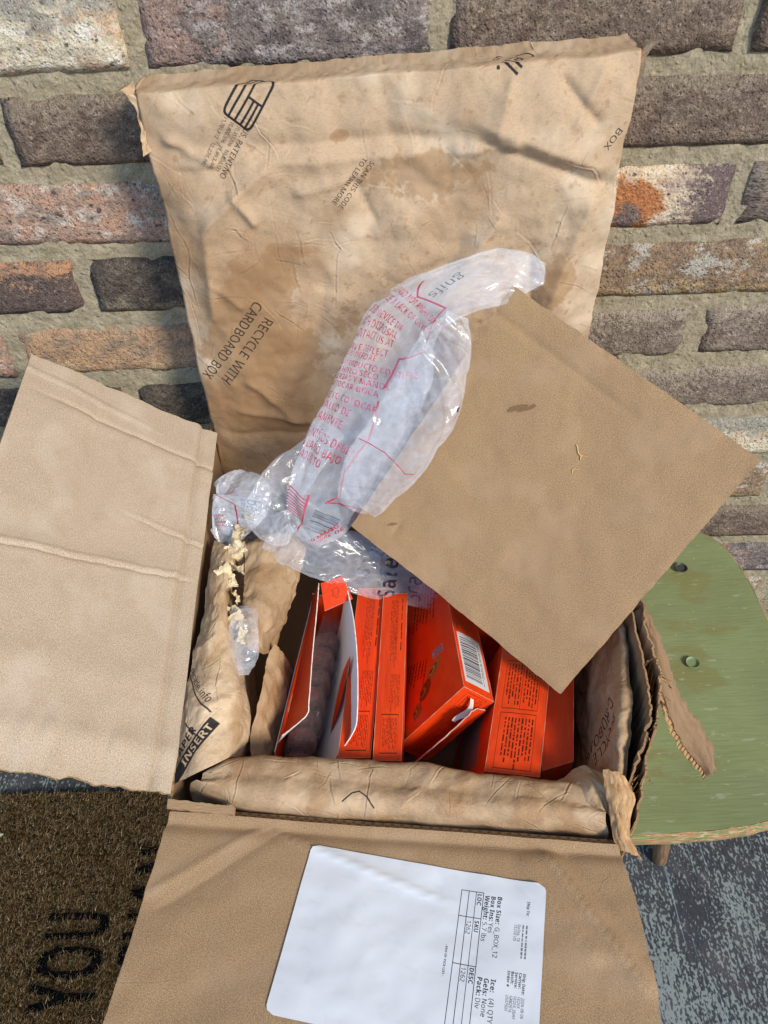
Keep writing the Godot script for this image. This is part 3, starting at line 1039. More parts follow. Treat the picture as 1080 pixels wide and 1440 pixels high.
	stroke(im, [pt.call(-ew * 0.08, -eh * 0.05), pt.call(ew, -eh * 0.05)], 4.5, INK)
	return im

func back_pad() -> void:
	var t := thing("paper_pad", "tall water-stained kraft paper pad standing up against the brick wall", "insulation pad")
	var im := pad_picture()
	var m := mat("kraft_paper", Color(0.95, 0.945, 0.94), 0.72, tex(im), tx.crease, 0.42, 0.4)
	var sm := noise(81, 1.0, 4)
	# creases: from, to, height (m), width (m), in metres across and down from the top corner
	var folds := [
		[Vector2(0.005, 0.043), Vector2(0.27, 0.050), -0.0065, 0.014],
		[Vector2(0.02, 0.058), Vector2(0.24, 0.060), 0.0035, 0.010],
		[Vector2(0.28, 0.055), Vector2(0.40, 0.105), -0.0062, 0.006],
		[Vector2(0.275, 0.040), Vector2(0.39, 0.088), 0.0062, 0.010],
		[Vector2(0.255, 0.062), Vector2(0.31, 0.058), 0.0050, 0.005],
		[Vector2(0.30, 0.01), Vector2(0.29, 0.055), 0.0030, 0.006],
		[Vector2(0.34, 0.012), Vector2(0.375, 0.05), -0.0035, 0.004],
		[Vector2(0.375, 0.005), Vector2(0.355, 0.05), 0.0030, 0.005],
		[Vector2(0.015, 0.035), Vector2(0.055, 0.057), 0.0050, 0.004],
		[Vector2(0.018, 0.062), Vector2(0.10, 0.058), -0.0040, 0.006],
		[Vector2(0.10, 0.06), Vector2(0.035, 0.11), 0.0042, 0.009],
		[Vector2(0.035, 0.11), Vector2(0.028, 0.2), 0.0040, 0.008],
		[Vector2(0.065, 0.08), Vector2(0.082, 0.112), 0.0038, 0.005],
		[Vector2(0.03, 0.16), Vector2(0.06, 0.19), 0.0030, 0.004],
		[Vector2(0.12, 0.085), Vector2(0.18, 0.075), 0.0030, 0.005],
		[Vector2(0.17, 0.075), Vector2(0.19, 0.12), -0.0035, 0.010],
		[Vector2(0.27, 0.14), Vector2(0.20, 0.24), -0.0045, 0.014],
		[Vector2(0.30, 0.12), Vector2(0.24, 0.21), 0.0045, 0.012],
		[Vector2(0.38, 0.11), Vector2(0.35, 0.22), 0.0040, 0.010],
		[Vector2(0.33, 0.15), Vector2(0.34, 0.25), -0.0030, 0.008],
		[Vector2(0.05, 0.27), Vector2(0.10, 0.33), 0.0032, 0.007],
		[Vector2(0.03, 0.31), Vector2(0.14, 0.335), 0.0036, 0.006],
		[Vector2(0.02, 0.345), Vector2(0.2, 0.35), -0.0030, 0.006],
		[Vector2(0.14, 0.16), Vector2(0.12, 0.28), -0.0025, 0.012]]
	var nu := 190
	var nv := 190
	var pad := 6
	var W := 0.402
	var H := 0.44
	var f := func(u: float, v: float) -> Vector3:
		var iu := u * (nu + 2 * pad) - pad
		var iv := v * (nv + 2 * pad) - pad
		var s := clampf(iu / nu, 0, 1)
		var q := clampf(iv / nv, 0, 1)
		var over := Vector2(max(-iu, max(iu - nu, 0.0)), max(-iv, max(iv - nv, 0.0))) / pad   # 0..1 round the edge to the back
		var o: float = max(over.x, over.y)
		var top := 1.009 + 0.019 * s + 0.0018 * sm.get_noise_1d(s * 6)
		var x := -0.188 + W * s
		var y := top - H * q
		var p := Vector2(x + 0.188, H * q)
		var dx: float = min(s, 1 - s) * W
		var dy: float = q * H
		var puff := 0.013 * (1 - pow(clampf(1 - dx / 0.07, 0, 1), 2.2)) * (1 - 0.8 * pow(clampf(1 - dy / 0.05, 0, 1), 2.2))
		var z := 0.060 + puff + 0.006 * sm.get_noise_2d(p.x * 9, p.y * 9) + 0.0030 * creased(p, 0.075, 3) * smoothstep(0, 0.02, dx + 0.006)
		for k in folds:
			var small: bool = absf(k[2]) < 0.0046
			z += k[2] * fold(p, k[0], k[1], k[3] * (0.8 if small else 1.0)) * (2.0 if small else 1.35)
		x += (0.0030 * sm.get_noise_1d(q * 7 + 40) + 0.0008 * ridge_noise.get_noise_2d(q * 8, s)) * (1.0 - smoothstep(0, 0.05, dx)) * (-1.0 if s < 0.5 else 1.0)
		if o > 0:
			var bulge := sin(o * PI) * 0.004
			z = lerpf(z - 0.0006, 0.012, o)
			x += bulge * (-1 if iu < 0 else 1) * over.x / o
			y += (-0.5 * bulge + 0.0015 * sm.get_noise_2d(s * 30, o * 4)) * over.y / o
		return Vector3(x, y, z)
	var uvf := func(u: float, v: float) -> Vector2:
		var iu := u * (nu + 2 * pad) - pad
		var iv := v * (nv + 2 * pad) - pad
		var y: float = iv / nv * H if iv >= 0 else iv / pad * 0.045
		var x: float = iu / nu * W if iu >= 0 and iu <= nu else (iu / pad * 0.045 if iu < 0 else W + (iu - nu) / pad * 0.045)
		return Vector2((x + 0.03) / 0.462, (y + 0.03) / 0.47).clamp(Vector2(0.002, 0.002), Vector2(0.998, 0.998))
	part("wrapper", grid(nu + 2 * pad, nv + 2 * pad, f, uvf, null, true), m, t)
	part("back_sheet", grid(10, 10, func(u, v): return Vector3(-0.188 + W * u, 1.008 + 0.019 * u - H * v, 0.011)), m, t)
	# pinched ears of paper at both top corners
	var ear := func(at: Vector3, side: float, size: float, drop: float) -> void:
		part("folded_corner", grid(26, 26, func(u, v):
			var a: float = u * 2 - 1
			var w: float = size * (0.20 + 0.8 * pow(absf(v - 0.35), 1.2))
			var p := at + Vector3(side * (-0.003 + 0.009 * (1 - v) * (1 - v) + 0.003 * absf(a)), 0.004 - drop * v, 0.0)
			p += Vector3(a * w * 0.4, 0.002 * a, a * w * 0.9 * side)
			return p + Vector3(0.003, 0.002, 0.003) * crumple(p + Vector3(side * 3, 0, 0), 0.016)), mat("kraft_paper", Color(1, 1, 1), 0.72, tx.paper, tx.crease, 0.15, 0.4), t)
	ear.call(Vector3(-0.187, 1.010, 0.054), -1.0, 0.022, 0.050)
	ear.call(Vector3(0.214, 1.028, 0.052), 1.0, 0.020, 0.032)

# ---------------------------------------------------------------- the box
func delivery_box() -> void:
	var t := thing("cardboard_box", "opened brown cardboard delivery box with spread flaps on the green seat", "box")
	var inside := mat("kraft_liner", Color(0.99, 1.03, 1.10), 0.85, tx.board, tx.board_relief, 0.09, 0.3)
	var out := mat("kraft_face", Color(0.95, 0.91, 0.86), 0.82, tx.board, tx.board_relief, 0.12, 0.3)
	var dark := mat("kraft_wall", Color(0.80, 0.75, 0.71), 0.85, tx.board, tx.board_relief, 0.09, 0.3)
	var cut := mat("cut_edge", Color(0.72, 0.59, 0.44), 0.95, flute_picture(), null, 0.0, 0.2)
	var n := noise(91, 1.0, 4)
	var torn := mat("torn_ply", Color(0.95, 0.88, 0.80), 0.95, tx.paper, tx.crease, 0.12, 0.2)
	# walls: from the rim down to the bottom
	var wall := func(called: String, a: Vector3, b: Vector3, jag: float, m: Material) -> void:
		part(called, board(60, 12, func(u, v):
			var p := a.lerp(b, u)
			p.y += jag * rough_noise.get_noise_1d(u * 30.0 + a.x * 50)
			return Vector3(lerpf(p.x, p.x * 0.97, v), lerpf(p.y, 0.4555, v), p.z) , 0.0042), [m, m, cut], t)
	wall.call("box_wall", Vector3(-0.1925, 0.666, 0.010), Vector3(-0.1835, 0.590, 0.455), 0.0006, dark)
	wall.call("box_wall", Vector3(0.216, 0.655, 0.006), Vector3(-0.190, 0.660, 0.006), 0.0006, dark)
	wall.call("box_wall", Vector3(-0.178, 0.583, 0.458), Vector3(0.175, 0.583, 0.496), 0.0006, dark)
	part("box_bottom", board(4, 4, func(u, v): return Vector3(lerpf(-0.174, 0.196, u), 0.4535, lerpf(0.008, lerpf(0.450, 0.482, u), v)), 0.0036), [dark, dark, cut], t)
	# the right wall: two torn plies with flutes between them
	var inner := mm([214, 655, 10, 215, 655, 200, 216, 655, 300, 217, 648, 352, 216, 640, 387, 214, 634, 411, 205, 625, 431, 195, 611, 450, 186, 600, 472, 176, 589, 494])
	var outer := mm([218, 655, 10, 221, 657, 200, 226, 660, 300, 225, 655, 340, 227, 646, 362, 228, 640, 383, 221, 634, 411, 210, 620, 434, 199, 605, 463, 185, 590, 496])
	var ply := func(path: PackedVector3Array, sd: float, jag: float) -> Callable:
		return func(u: float, v: float) -> Vector3:
			var p := line_at(path, u)
			p.y += jag * (n.get_noise_2d(u * 26, sd) * 0.9 + n.get_noise_2d(u * 120, sd) * 0.3) * smoothstep(0.3, 0.6, u)
			p.x += 0.0035 * n.get_noise_2d(u * 18, sd + v)
			return Vector3(lerpf(p.x, 0.197, v * v), lerpf(p.y, 0.4555, v), p.z)
	part("box_wall", board(140, 12, ply.call(inner, 3.0, 0.004), 0.0016), [dark, dark, torn], t)
	part("outer_ply", board(140, 12, ply.call(outer, 9.0, 0.009), 0.0016), [out, out, torn], t)
	# the flutes, bared by the tear
	part("corrugation", grid(360, 3, func(u, v):
		var k: float = 0.42 + 0.58 * u
		var a := line_at(inner, k)
		var b := line_at(outer, k)
		var s: float = 0.5 + 0.5 * sin(u * 90.0 + 1.5 * n.get_noise_1d(u * 20))
		var p := a.lerp(b, lerpf(0.15, 0.85, s))
		p.y += -0.005 + 0.006 * n.get_noise_2d(u * 90, 30) - v * 0.03
		return p), torn, t)
	# shreds of facing paper along the tear
	rng.seed = 31
	for k in 16:
		var u := rng.randf_range(0.34, 0.98)
		var p := line_at(outer if k % 3 else inner, u)
		var d := Vector3(rng.randf_range(-0.2, 0.9), rng.randf_range(-0.6, 0.5), rng.randf_range(-1.0, 1.0)).normalized()
		var len_ := rng.randf_range(0.006, 0.016)
		var wide := rng.randf_range(0.002, 0.006)
		part("paper_shred", grid(5, 8, func(a, b):
			var w: float = wide * (1.0 - b * 0.85) * (a - 0.5)
			return p + Vector3(0, -0.002, 0) + d * len_ * b + Vector3(0, w, 0) * 0.8 + Vector3(0, -0.004 * b * b, w) + 0.002 * Vector3(n.get_noise_2d(a * 3 + k, b * 9), n.get_noise_2d(a * 3, b * 9 + k), 0)), torn, t)
	# front right corner: a curl of torn board
	part("torn_corner", board(26, 16, func(u, v):
		var p := Vector3(0.180, 0.618, 0.452).lerp(Vector3(0.184, 0.586, 0.503), v)
		p += Vector3(lerpf(-0.012, 0.006, u), 0.006 * sin(u * PI) - 0.006 * u, 0.006 * u)
		p.x += 0.004 * sin(v * 7.0) * u
		return p + 0.0022 * Vector3(n.get_noise_2d(u * 2, v * 5), n.get_noise_2d(u * 2 + 9, v * 5), n.get_noise_2d(u * 3, v * 4 + 5)) + Vector3(0, 0.004, 0) * n.get_noise_1d(v * 14 + 3) * (1.0 - u), 0.0016), [torn, torn, torn], t)
	# the strip torn from that wall, hanging out over the seat
	var path := mm([222, 648, 318, 228, 636, 338, 237, 618, 354, 250, 590, 368, 262, 562, 381, 273, 545, 390, 284, 531, 400, 293, 519, 410])
	var strip := func(u: float, v: float) -> Vector3:
		var p := line_at(path, v)
		var wide := lerpf(0.010, 0.026, hat(v - 0.62, 0.26)) * lerpf(1.0, 0.55, smoothstep(0.75, 1.0, v))
		wide += 0.006 * n.get_noise_1d(v * 9 + (60 if u > 0.5 else 0)) + 0.002 * n.get_noise_1d(v * 40 + (60 if u > 0.5 else 0))
		var a: float = u - 0.22
		p += Vector3(0.75, 0.28, -0.60).normalized() * a * wide
		p += Vector3(0.3, 0.8, 0.4) * (0.004 * sin(u * PI) + 0.006 * sin(v * 9.0) * u + 0.0018 * n.get_noise_2d(u * 3, v * 7))
		return p
	part("torn_strip", board(22, 90, strip, 0.0036), [inside, dark, torn], t)
	part("strip_corrugation", grid(4, 220, func(u, v):
		var k: float = 0.25 + 0.75 * v
		var p: Vector3 = strip.call(0.0, k)
		return p + Vector3(-0.004 * u + 0.0010 * sin(v * 150.0) * n.get_noise_1d(v * 11 + 2) * 2.0, 0.0010 * cos(v * 150.0) - 0.001, 0.004 * u + 0.0012 * n.get_noise_1d(v * 60))), torn, t)

	# left flap: stands up and out from its hinge
	var hb := Vector3(-0.1825, 0.666, 0.070)
	var hf := Vector3(-0.1815, 0.597, 0.450)
	var ob := Vector3(-0.340, 0.788, 0.090)
	var of := Vector3(-0.341, 0.722, 0.474)
	var nrm := (ob - hb).cross(hf - hb).normalized()
	if nrm.y < 0: nrm = -nrm
	var lf := func(u: float, v: float) -> Vector3:
		var p := hb.lerp(ob, u).lerp(hf.lerp(of, u), v)
		var q := Vector2(u, v)
		var d := 0.0
		# the score beside the hinge
		d += -0.0035 * hat(u - 0.085, 0.018) + 0.0018 * hat(u - 0.125, 0.03)
		# a sharp crease across the middle, lit lip above and dip below
		var line: float = v - (0.485 + 0.060 * u + 0.006 * n.get_noise_1d(u * 6))
		d += (0.0015 * hat(line + 0.004, 0.006) - 0.0019 * hat(line - 0.004, 0.0055) + 0.0012 * hat(line, 0.03)) * smoothstep(0.0, 0.12, u)
		var l2: float = v - (0.385 - 0.06 * u)
		d += (0.0009 * hat(l2 + 0.004, 0.006) - 0.0012 * hat(l2 - 0.003, 0.005)) * smoothstep(0.5, 0.2, u)
		# fold near the far edge and a short dent
		var l3: float = v - (0.135 - 0.03 * u)
		d += (-0.0018 * hat(l3, 0.006) + 0.0010 * hat(l3 - 0.02, 0.02)) * smoothstep(1.0, 0.7, u)
		var l4: float = v - (0.045 + 0.05 * (1.0 - u))
		d += 0.0012 * hat(l4, 0.007) * smoothstep(0.2, 0.6, u)
		d += -0.0026 * hat(u - 0.62 - 0.1 * v, 0.025) * hat(v - 0.16, 0.07)
		d += 0.0012 * hat(v - 0.78, 0.04) + 0.0035 * n.get_noise_2d(u * 2, v * 2) + 0.0006 * creased(Vector2(u * 0.2, v * 0.38), 0.08, 4)
		# crushed near edge
		d += -0.005 * smoothstep(0.90, 1.0, v) * (0.6 + 0.6 * n.get_noise_1d(u * 12)) + 0.004 * hat(v - 0.92, 0.03) * (0.5 + n.get_noise_2d(u * 9, 7))
		# edges that the knife or the tear left uneven
		var e := smoothstep(0.97, 1.0, v)
		p += (hf - hb) * 0.010 * e * (n.get_noise_1d(u * 9 + 5) * 0.8 + 0.25 * n.get_noise_1d(u * 55) * smoothstep(0.1, 0.4, n.get_noise_1d(u * 6 + 30)))
		p += (hf - hb) * 0.004 * smoothstep(0.03, 0.0, v) * n.get_noise_1d(u * 7 + 50)
		return p + nrm * d
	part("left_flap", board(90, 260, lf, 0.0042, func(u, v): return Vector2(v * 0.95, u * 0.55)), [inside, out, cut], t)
	# front flap: lies out flat towards the viewer
	var a0 := Vector3(-0.181, 0.590, 0.463)
	var a1 := Vector3(0.174, 0.590, 0.500)
	var b0 := Vector3(-0.202, 0.604, 0.655)
	var b1 := Vector3(0.162, 0.604, 0.672)
	var ff := func(u: float, v: float) -> Vector3:
		var p := a0.lerp(a1, u).lerp(b0.lerp(b1, u), v)
		p.x += 0.012 * sin(v * PI) * u * 0.6
		var d := -0.003 * hat(v - 0.05, 0.03)
		d += 0.0030 * n.get_noise_2d(u * 1.8 + 4, v * 1.2) + 0.0007 * creased(Vector2(u * 0.35, v * 0.19), 0.07, 9)
		# stress lines from both back corners
		d += 0.0016 * fold(Vector2(u, v), Vector2(0.0, 0.34), Vector2(0.22, 0.04), 0.012)
		d += -0.0014 * fold(Vector2(u, v), Vector2(0.03, 0.40), Vector2(0.26, 0.06), 0.020)
		d += 0.0022 * fold(Vector2(u, v), Vector2(0.22, 0.04), Vector2(0.62, 0.30), 0.010)
		d += 0.0045 * fold(Vector2(u, v), Vector2(0.83, 0.06), Vector2(0.99, 0.62), 0.016)
		d += -0.0030 * fold(Vector2(u, v), Vector2(0.87, 0.05), Vector2(1.0, 0.5), 0.018)
		d += 0.0025 * fold(Vector2(u, v), Vector2(0.78, 0.1), Vector2(0.90, 0.5), 0.02)
		p.x += 0.0010 * n.get_noise_1d(v * 7) * (absf(u - 0.5) * 2.0)
		return p + Vector3.UP * d
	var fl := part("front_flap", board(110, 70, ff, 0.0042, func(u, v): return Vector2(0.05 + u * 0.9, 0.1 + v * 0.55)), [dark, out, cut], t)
	# its crushed hinge at the left corner
	part("hinge_scrap", board(24, 5, func(u, v):
		var p := Vector3(-0.183, 0.594, 0.455).lerp(Vector3(-0.128, 0.592, 0.462), u)
		return p + Vector3(0, 0.002 - 0.001 * v, 0.007 * v + 0.0012 * n.get_noise_1d(u * 9)), 0.0036), [dark, out, torn], t)
	label_on(fl, ff)

func flute_picture() -> Texture2D:
	if tx.has("flute"): return tx.flute
	var w := 256
	var h := 32
	var f := ramp(w, h, func(x, y): return 0.5 + 0.5 * sin(x * TAU * 16.0 + (PI if y > 0.5 else 0.0)) * (1.0 - absf(y - 0.5) * 1.2), 1)
	tx.flute = tex(paint(w, h, Color(1.0, 0.98, 0.93), [[f, 0.55, 0.2, Color(0.52, 0.43, 0.34), 0.45], [fld(w, h, 40, 8, 3, 95), 0.5, 0.8, Color(0.8, 0.72, 0.62), 0.6]]))
	return tx.flute

func label_on(flap: Node3D, ff: Callable) -> void:
	var w := 1080
	var h := 700      # 6 pixels a millimetre
	var im := paint(w, h, Color(0.86, 0.87, 0.875), [[fld(w, h, 3, 3, 3, 601), 0.4, 0.8, Color(0.89, 0.895, 0.90), 0.5], [fld(w, h, 8, 8, 3, 602), 0.6, 0.85, Color(0.82, 0.83, 0.84), 0.4]])
	var k := Color(0.10, 0.10, 0.13, 0.9)
	var put := func(words: String, x: float, y: float, size: float, f: Font, s := 1.0) -> void:
		ink(im, words, Vector2(x, y) * 6.0, size * 6.0, 90, k, f, s)
	put.call("Box Size:", 147.1, 14.4, 4.6, bold)
	put.call("G_BOX_12", 147.1, 35.4, 4.6, sans)
	put.call("Box Ins:", 142.4, 14.9, 4.6, bold)
	put.call("Yes", 142.4, 33.0, 4.6, sans)
	put.call("Weight:", 138.0, 14.8, 4.6, bold)
	put.call("5.7 lbs", 138.0, 33.2, 4.6, sans)
	put.call("Ship To:", 168.0, 14.3, 2.7, bold)
	put.call("Dallas, TX", 162.5, 30.9, 2.7, sans)
	put.call("75220 US", 160.0, 31.0, 2.7, sans)
	fine_print(im, Vector2(167.9, 30.7) * 6, Vector2(0, 1), Vector2(-2.6 * 6, 0), 2, 24 * 6, 8.0, Color(k.r, k.g, k.b, 0.55), 3)
	var l := ["Ship Date:", "Carrier:", "Service:", "Batch:", "Order #"]
	var r := ["2026-08-06", "FEDEX", "FEDEX_2DAY", "GRB2516", "US37503"]
	for i in 5:
		put.call(l[i], 168.3 - 2.65 * i, 62.2, 2.7, bold)
		put.call(r[i], 168.3 - 2.65 * i, 77.0, 2.7, sans, 0.9)
	put.call("Ice:", 147.7, 69.4, 4.6, bold)
	put.call("(4) QTY", 147.7, 81.0, 4.6, sans)
	put.call("Gels:", 143.0, 69.6, 4.6, bold)
	put.call("None", 143.0, 82.0, 4.6, sans)
	put.call("Pack:", 138.6, 69.6, 4.6, bold)
	put.call("Div", 138.6, 82.3, 4.6, sans)
	put.call("LOC", 132.3, 14.8, 4.3, bold)
	put.call("SKU", 132.3, 33.4, 4.3, bold)
	put.call("DESC", 132.5, 64.8, 4.3, bold)
	put.call("1262", 126.7, 34.2, 4.3, sans)
	put.call("1262", 126.8, 65.4, 4.3, sans)
	put.call("- END OF PICK LIST -", 113.4, 52.4, 2.2, bold)
	for x in [118.9, 124.4, 129.8, 135.1]:
		stroke(im, [Vector2(x, 13.4) * 6, Vector2(x, 116.0) * 6], 2.6, k)
	for y in [13.4, 31.6, 63.6]:
		stroke(im, [Vector2(118.9, y) * 6, Vector2(135.1, y) * 6], 2.6, k)
	var m := mat("label_paper", Color(1, 1, 1), 0.34, tex(im), null, 0.0, 0.5)
	var tl := Vector3(-0.064, 0, 0.494)
	var uu := Vector3(0.176, 0, 0.037)
	var ww := Vector3(-0.0265, 0, 0.1145)
	var hinge0 := Vector3(-0.181, 0.590, 0.463)
	var rise := func(p: Vector3) -> float:
		# where on the flap that is
		var v := clampf((p.z - lerpf(0.463, 0.500, (p.x + 0.181) / 0.355)) / lerpf(0.192, 0.172, (p.x + 0.181) / 0.355), 0, 1)
		var x0 := lerpf(-0.181, -0.202, v)
		var x1 := lerpf(0.174, 0.162, v)
		var u := clampf((p.x - x0) / (x1 - x0), 0, 1)
		return ff.call(u, v).y + 0.0021 + 0.0011
	var mesh := grid(70, 48, func(u, v):
		# rounded corners: pull the ends of each row in
		var rad := 0.006
		var s: float = (u - 0.5) * 0.180
		var q: float = (v - 0.5) * 0.1175
		var ey: float = absf(q) - (0.1175 / 2 - rad)
		var half := 0.090
		if ey > 0: half -= rad - sqrt(max(0.0, rad * rad - ey * ey))
		s = s / 0.090 * half
		var p: Vector3 = tl + uu * (s / 0.180 + 0.5) + ww * v
		p.y = rise.call(p)
		return p, func(u, v):
			return Vector2(u, v), null, true)
	part("shipping_label", mesh, m, flap)

func loose_board() -> void:
	var t := thing("cardboard_square", "flat square of brown cardboard leaning corner-down over the open box", "cardboard sheet")
	var a := mat("kraft_face", Color(0.93, 0.88, 0.81), 0.78, tx.board, tx.board_relief, 0.09, 0.3)
	var cut := mat("cut_edge", Color(0.80, 0.68, 0.52), 0.95, flute_picture(), null, 0.0, 0.2)
	var T := Vector3(0.117, 0.871, 0.137)
	var R := Vector3(0.305, 0.786, 0.275)
	var B := Vector3(0.158, 0.583, 0.356)
	var L := Vector3(-0.030, 0.668, 0.219)
	var n := noise(97, 1.0, 4)
	var nn := (R - T).cross(L - T).normalized()
	if nn.z < 0: nn = -nn
	var f := func(u: float, v: float) -> Vector3:
		var p := T.lerp(R, u).lerp(L.lerp(B, u), v)
		var d := 0.0022 * n.get_noise_2d(u * 2.5, v * 2.5) + 0.012 * (u - 0.5) * (u - 0.5) + 0.006 * u * v
		var rim := smoothstep(0.03, 0.0, minf(minf(u, 1 - u), minf(v, 1 - v)))
		p += (R - T) * 0.003 * rim * n.get_noise_2d(u * 9 + 3, v * 9) + (L - T) * 0.003 * rim * n.get_noise_2d(u * 9, v * 9 + 7)
		d -= 0.0010 * rim * (0.5 + n.get_noise_2d(u * 14, v * 14))
		d += -0.0012 * hat(v - 0.10 - 0.02 * u, 0.012) * smoothstep(0.75, 0.4, u)   # a soft score near the top
		d += -0.0010 * hat(u - 0.28, 0.02) * hat(v - 0.48, 0.03) - 0.0020 * hat(u - 0.15, 0.012) * hat(v - 0.90, 0.03)
		return p + nn * d
	var mesh := board(90, 90, f, 0.0040, func(u, v): return Vector2(0.03 + u * 0.7, 0.03 + v * 0.7))
	part("sheet", mesh, [a, a, cut], t)
	# splinters of straw in the board's face
	var straw := mat("straw", Color(0.88, 0.72, 0.42), 0.8)
	for s in [[0.52, 0.30, 0.011], [0.55, 0.36, 0.006], [0.545, 0.31, 0.006]]:
		var p: Vector3 = f.call(s[0], s[1]) + nn * 0.0027
		var d: Vector3 = ((R - T) * cos(s[2] * 300) + (L - T) * sin(s[2] * 300)).normalized()
		part("straw_fleck", grid(6, 8, func(u, v): return p + d * s[2] * (v - 0.5) + d.cross(nn) * 0.0005 * cos(u * TAU) + nn * 0.0005 * sin(u * TAU) + d.cross(nn) * 0.002 * sin(v * 4 + s[2] * 900)), straw, t)
	# two scuffs where the face has peeled
	var scuff := mat("peeled_face", Color(0.50, 0.385, 0.27), 0.9)
	for s in [[0.13, 0.895, 0.006, 0.0016], [0.27, 0.30, 0.012, 0.003], [0.30, 0.27, 0.004, 0.0015]]:
		part("scuff", grid(14, 3, func(u, v):
			var r: float = (0.6 + 0.5 * n.get_noise_2d(u * 5, s[0] * 50)) * v
			var o := Vector2(cos(u * TAU) * s[2], sin(u * TAU) * s[3]) * r
			return f.call(s[0] + (o.x + o.y) / 0.25, s[1] + (o.y - o.x) / 0.26) + nn * 0.0024, null, null, true), scuff, t)

# ---------------------------------------------------------------- paper liners inside the box
func liner_picture(prints: Callable, sd: int) -> Texture2D:
	var im := paper_picture(900, 900, sd)   # 2500 pixels a metre
	prints.call(im)
	return tex(im)

func crumpled(pts: PackedVector3Array, nx: int, nu: int, nv: int, amount: float, size: float, sd: float, flip := true) -> ArrayMesh:
	var w := nu + 1
	var ps := PackedVector3Array()
	for j in nv + 1:
		for i in w:
			ps.append(net(pts, nx, float(i) / nu, float(j) / nv))
	# the picture lies on the paper by its length, 0.36 m to a picture
	var cu := PackedFloat32Array([0.0])
	var cv := PackedFloat32Array([0.0])
	for i in nu: cu.append(cu[i] + ps[nv / 2 * w + i].distance_to(ps[nv / 2 * w + i + 1]))
	for j in nv: cv.append(cv[j] + ps[j * w + nu / 2].distance_to(ps[(j + 1) * w + nu / 2]))
	return grid(nu, nv, func(u, v):
		var i := int(round(u * nu))
		var j := int(round(v * nv))
		var p := ps[j * w + i]
		var du := ps[j * w + mini(i + 1, nu)] - ps[j * w + maxi(i - 1, 0)]
		var dv := ps[mini(j + 1, nv) * w + i] - ps[maxi(j - 1, 0) * w + i]
		var n := dv.cross(du).normalized()
		return p + n * amount * creased(Vector2(cu[i], cv[j]) + Vector2(sd, sd * 0.3), size, int(sd)), func(u, v): return Vector2(cu[int(round(u * nu))], cv[int(round(v * nv))]) / 0.36, null, flip)

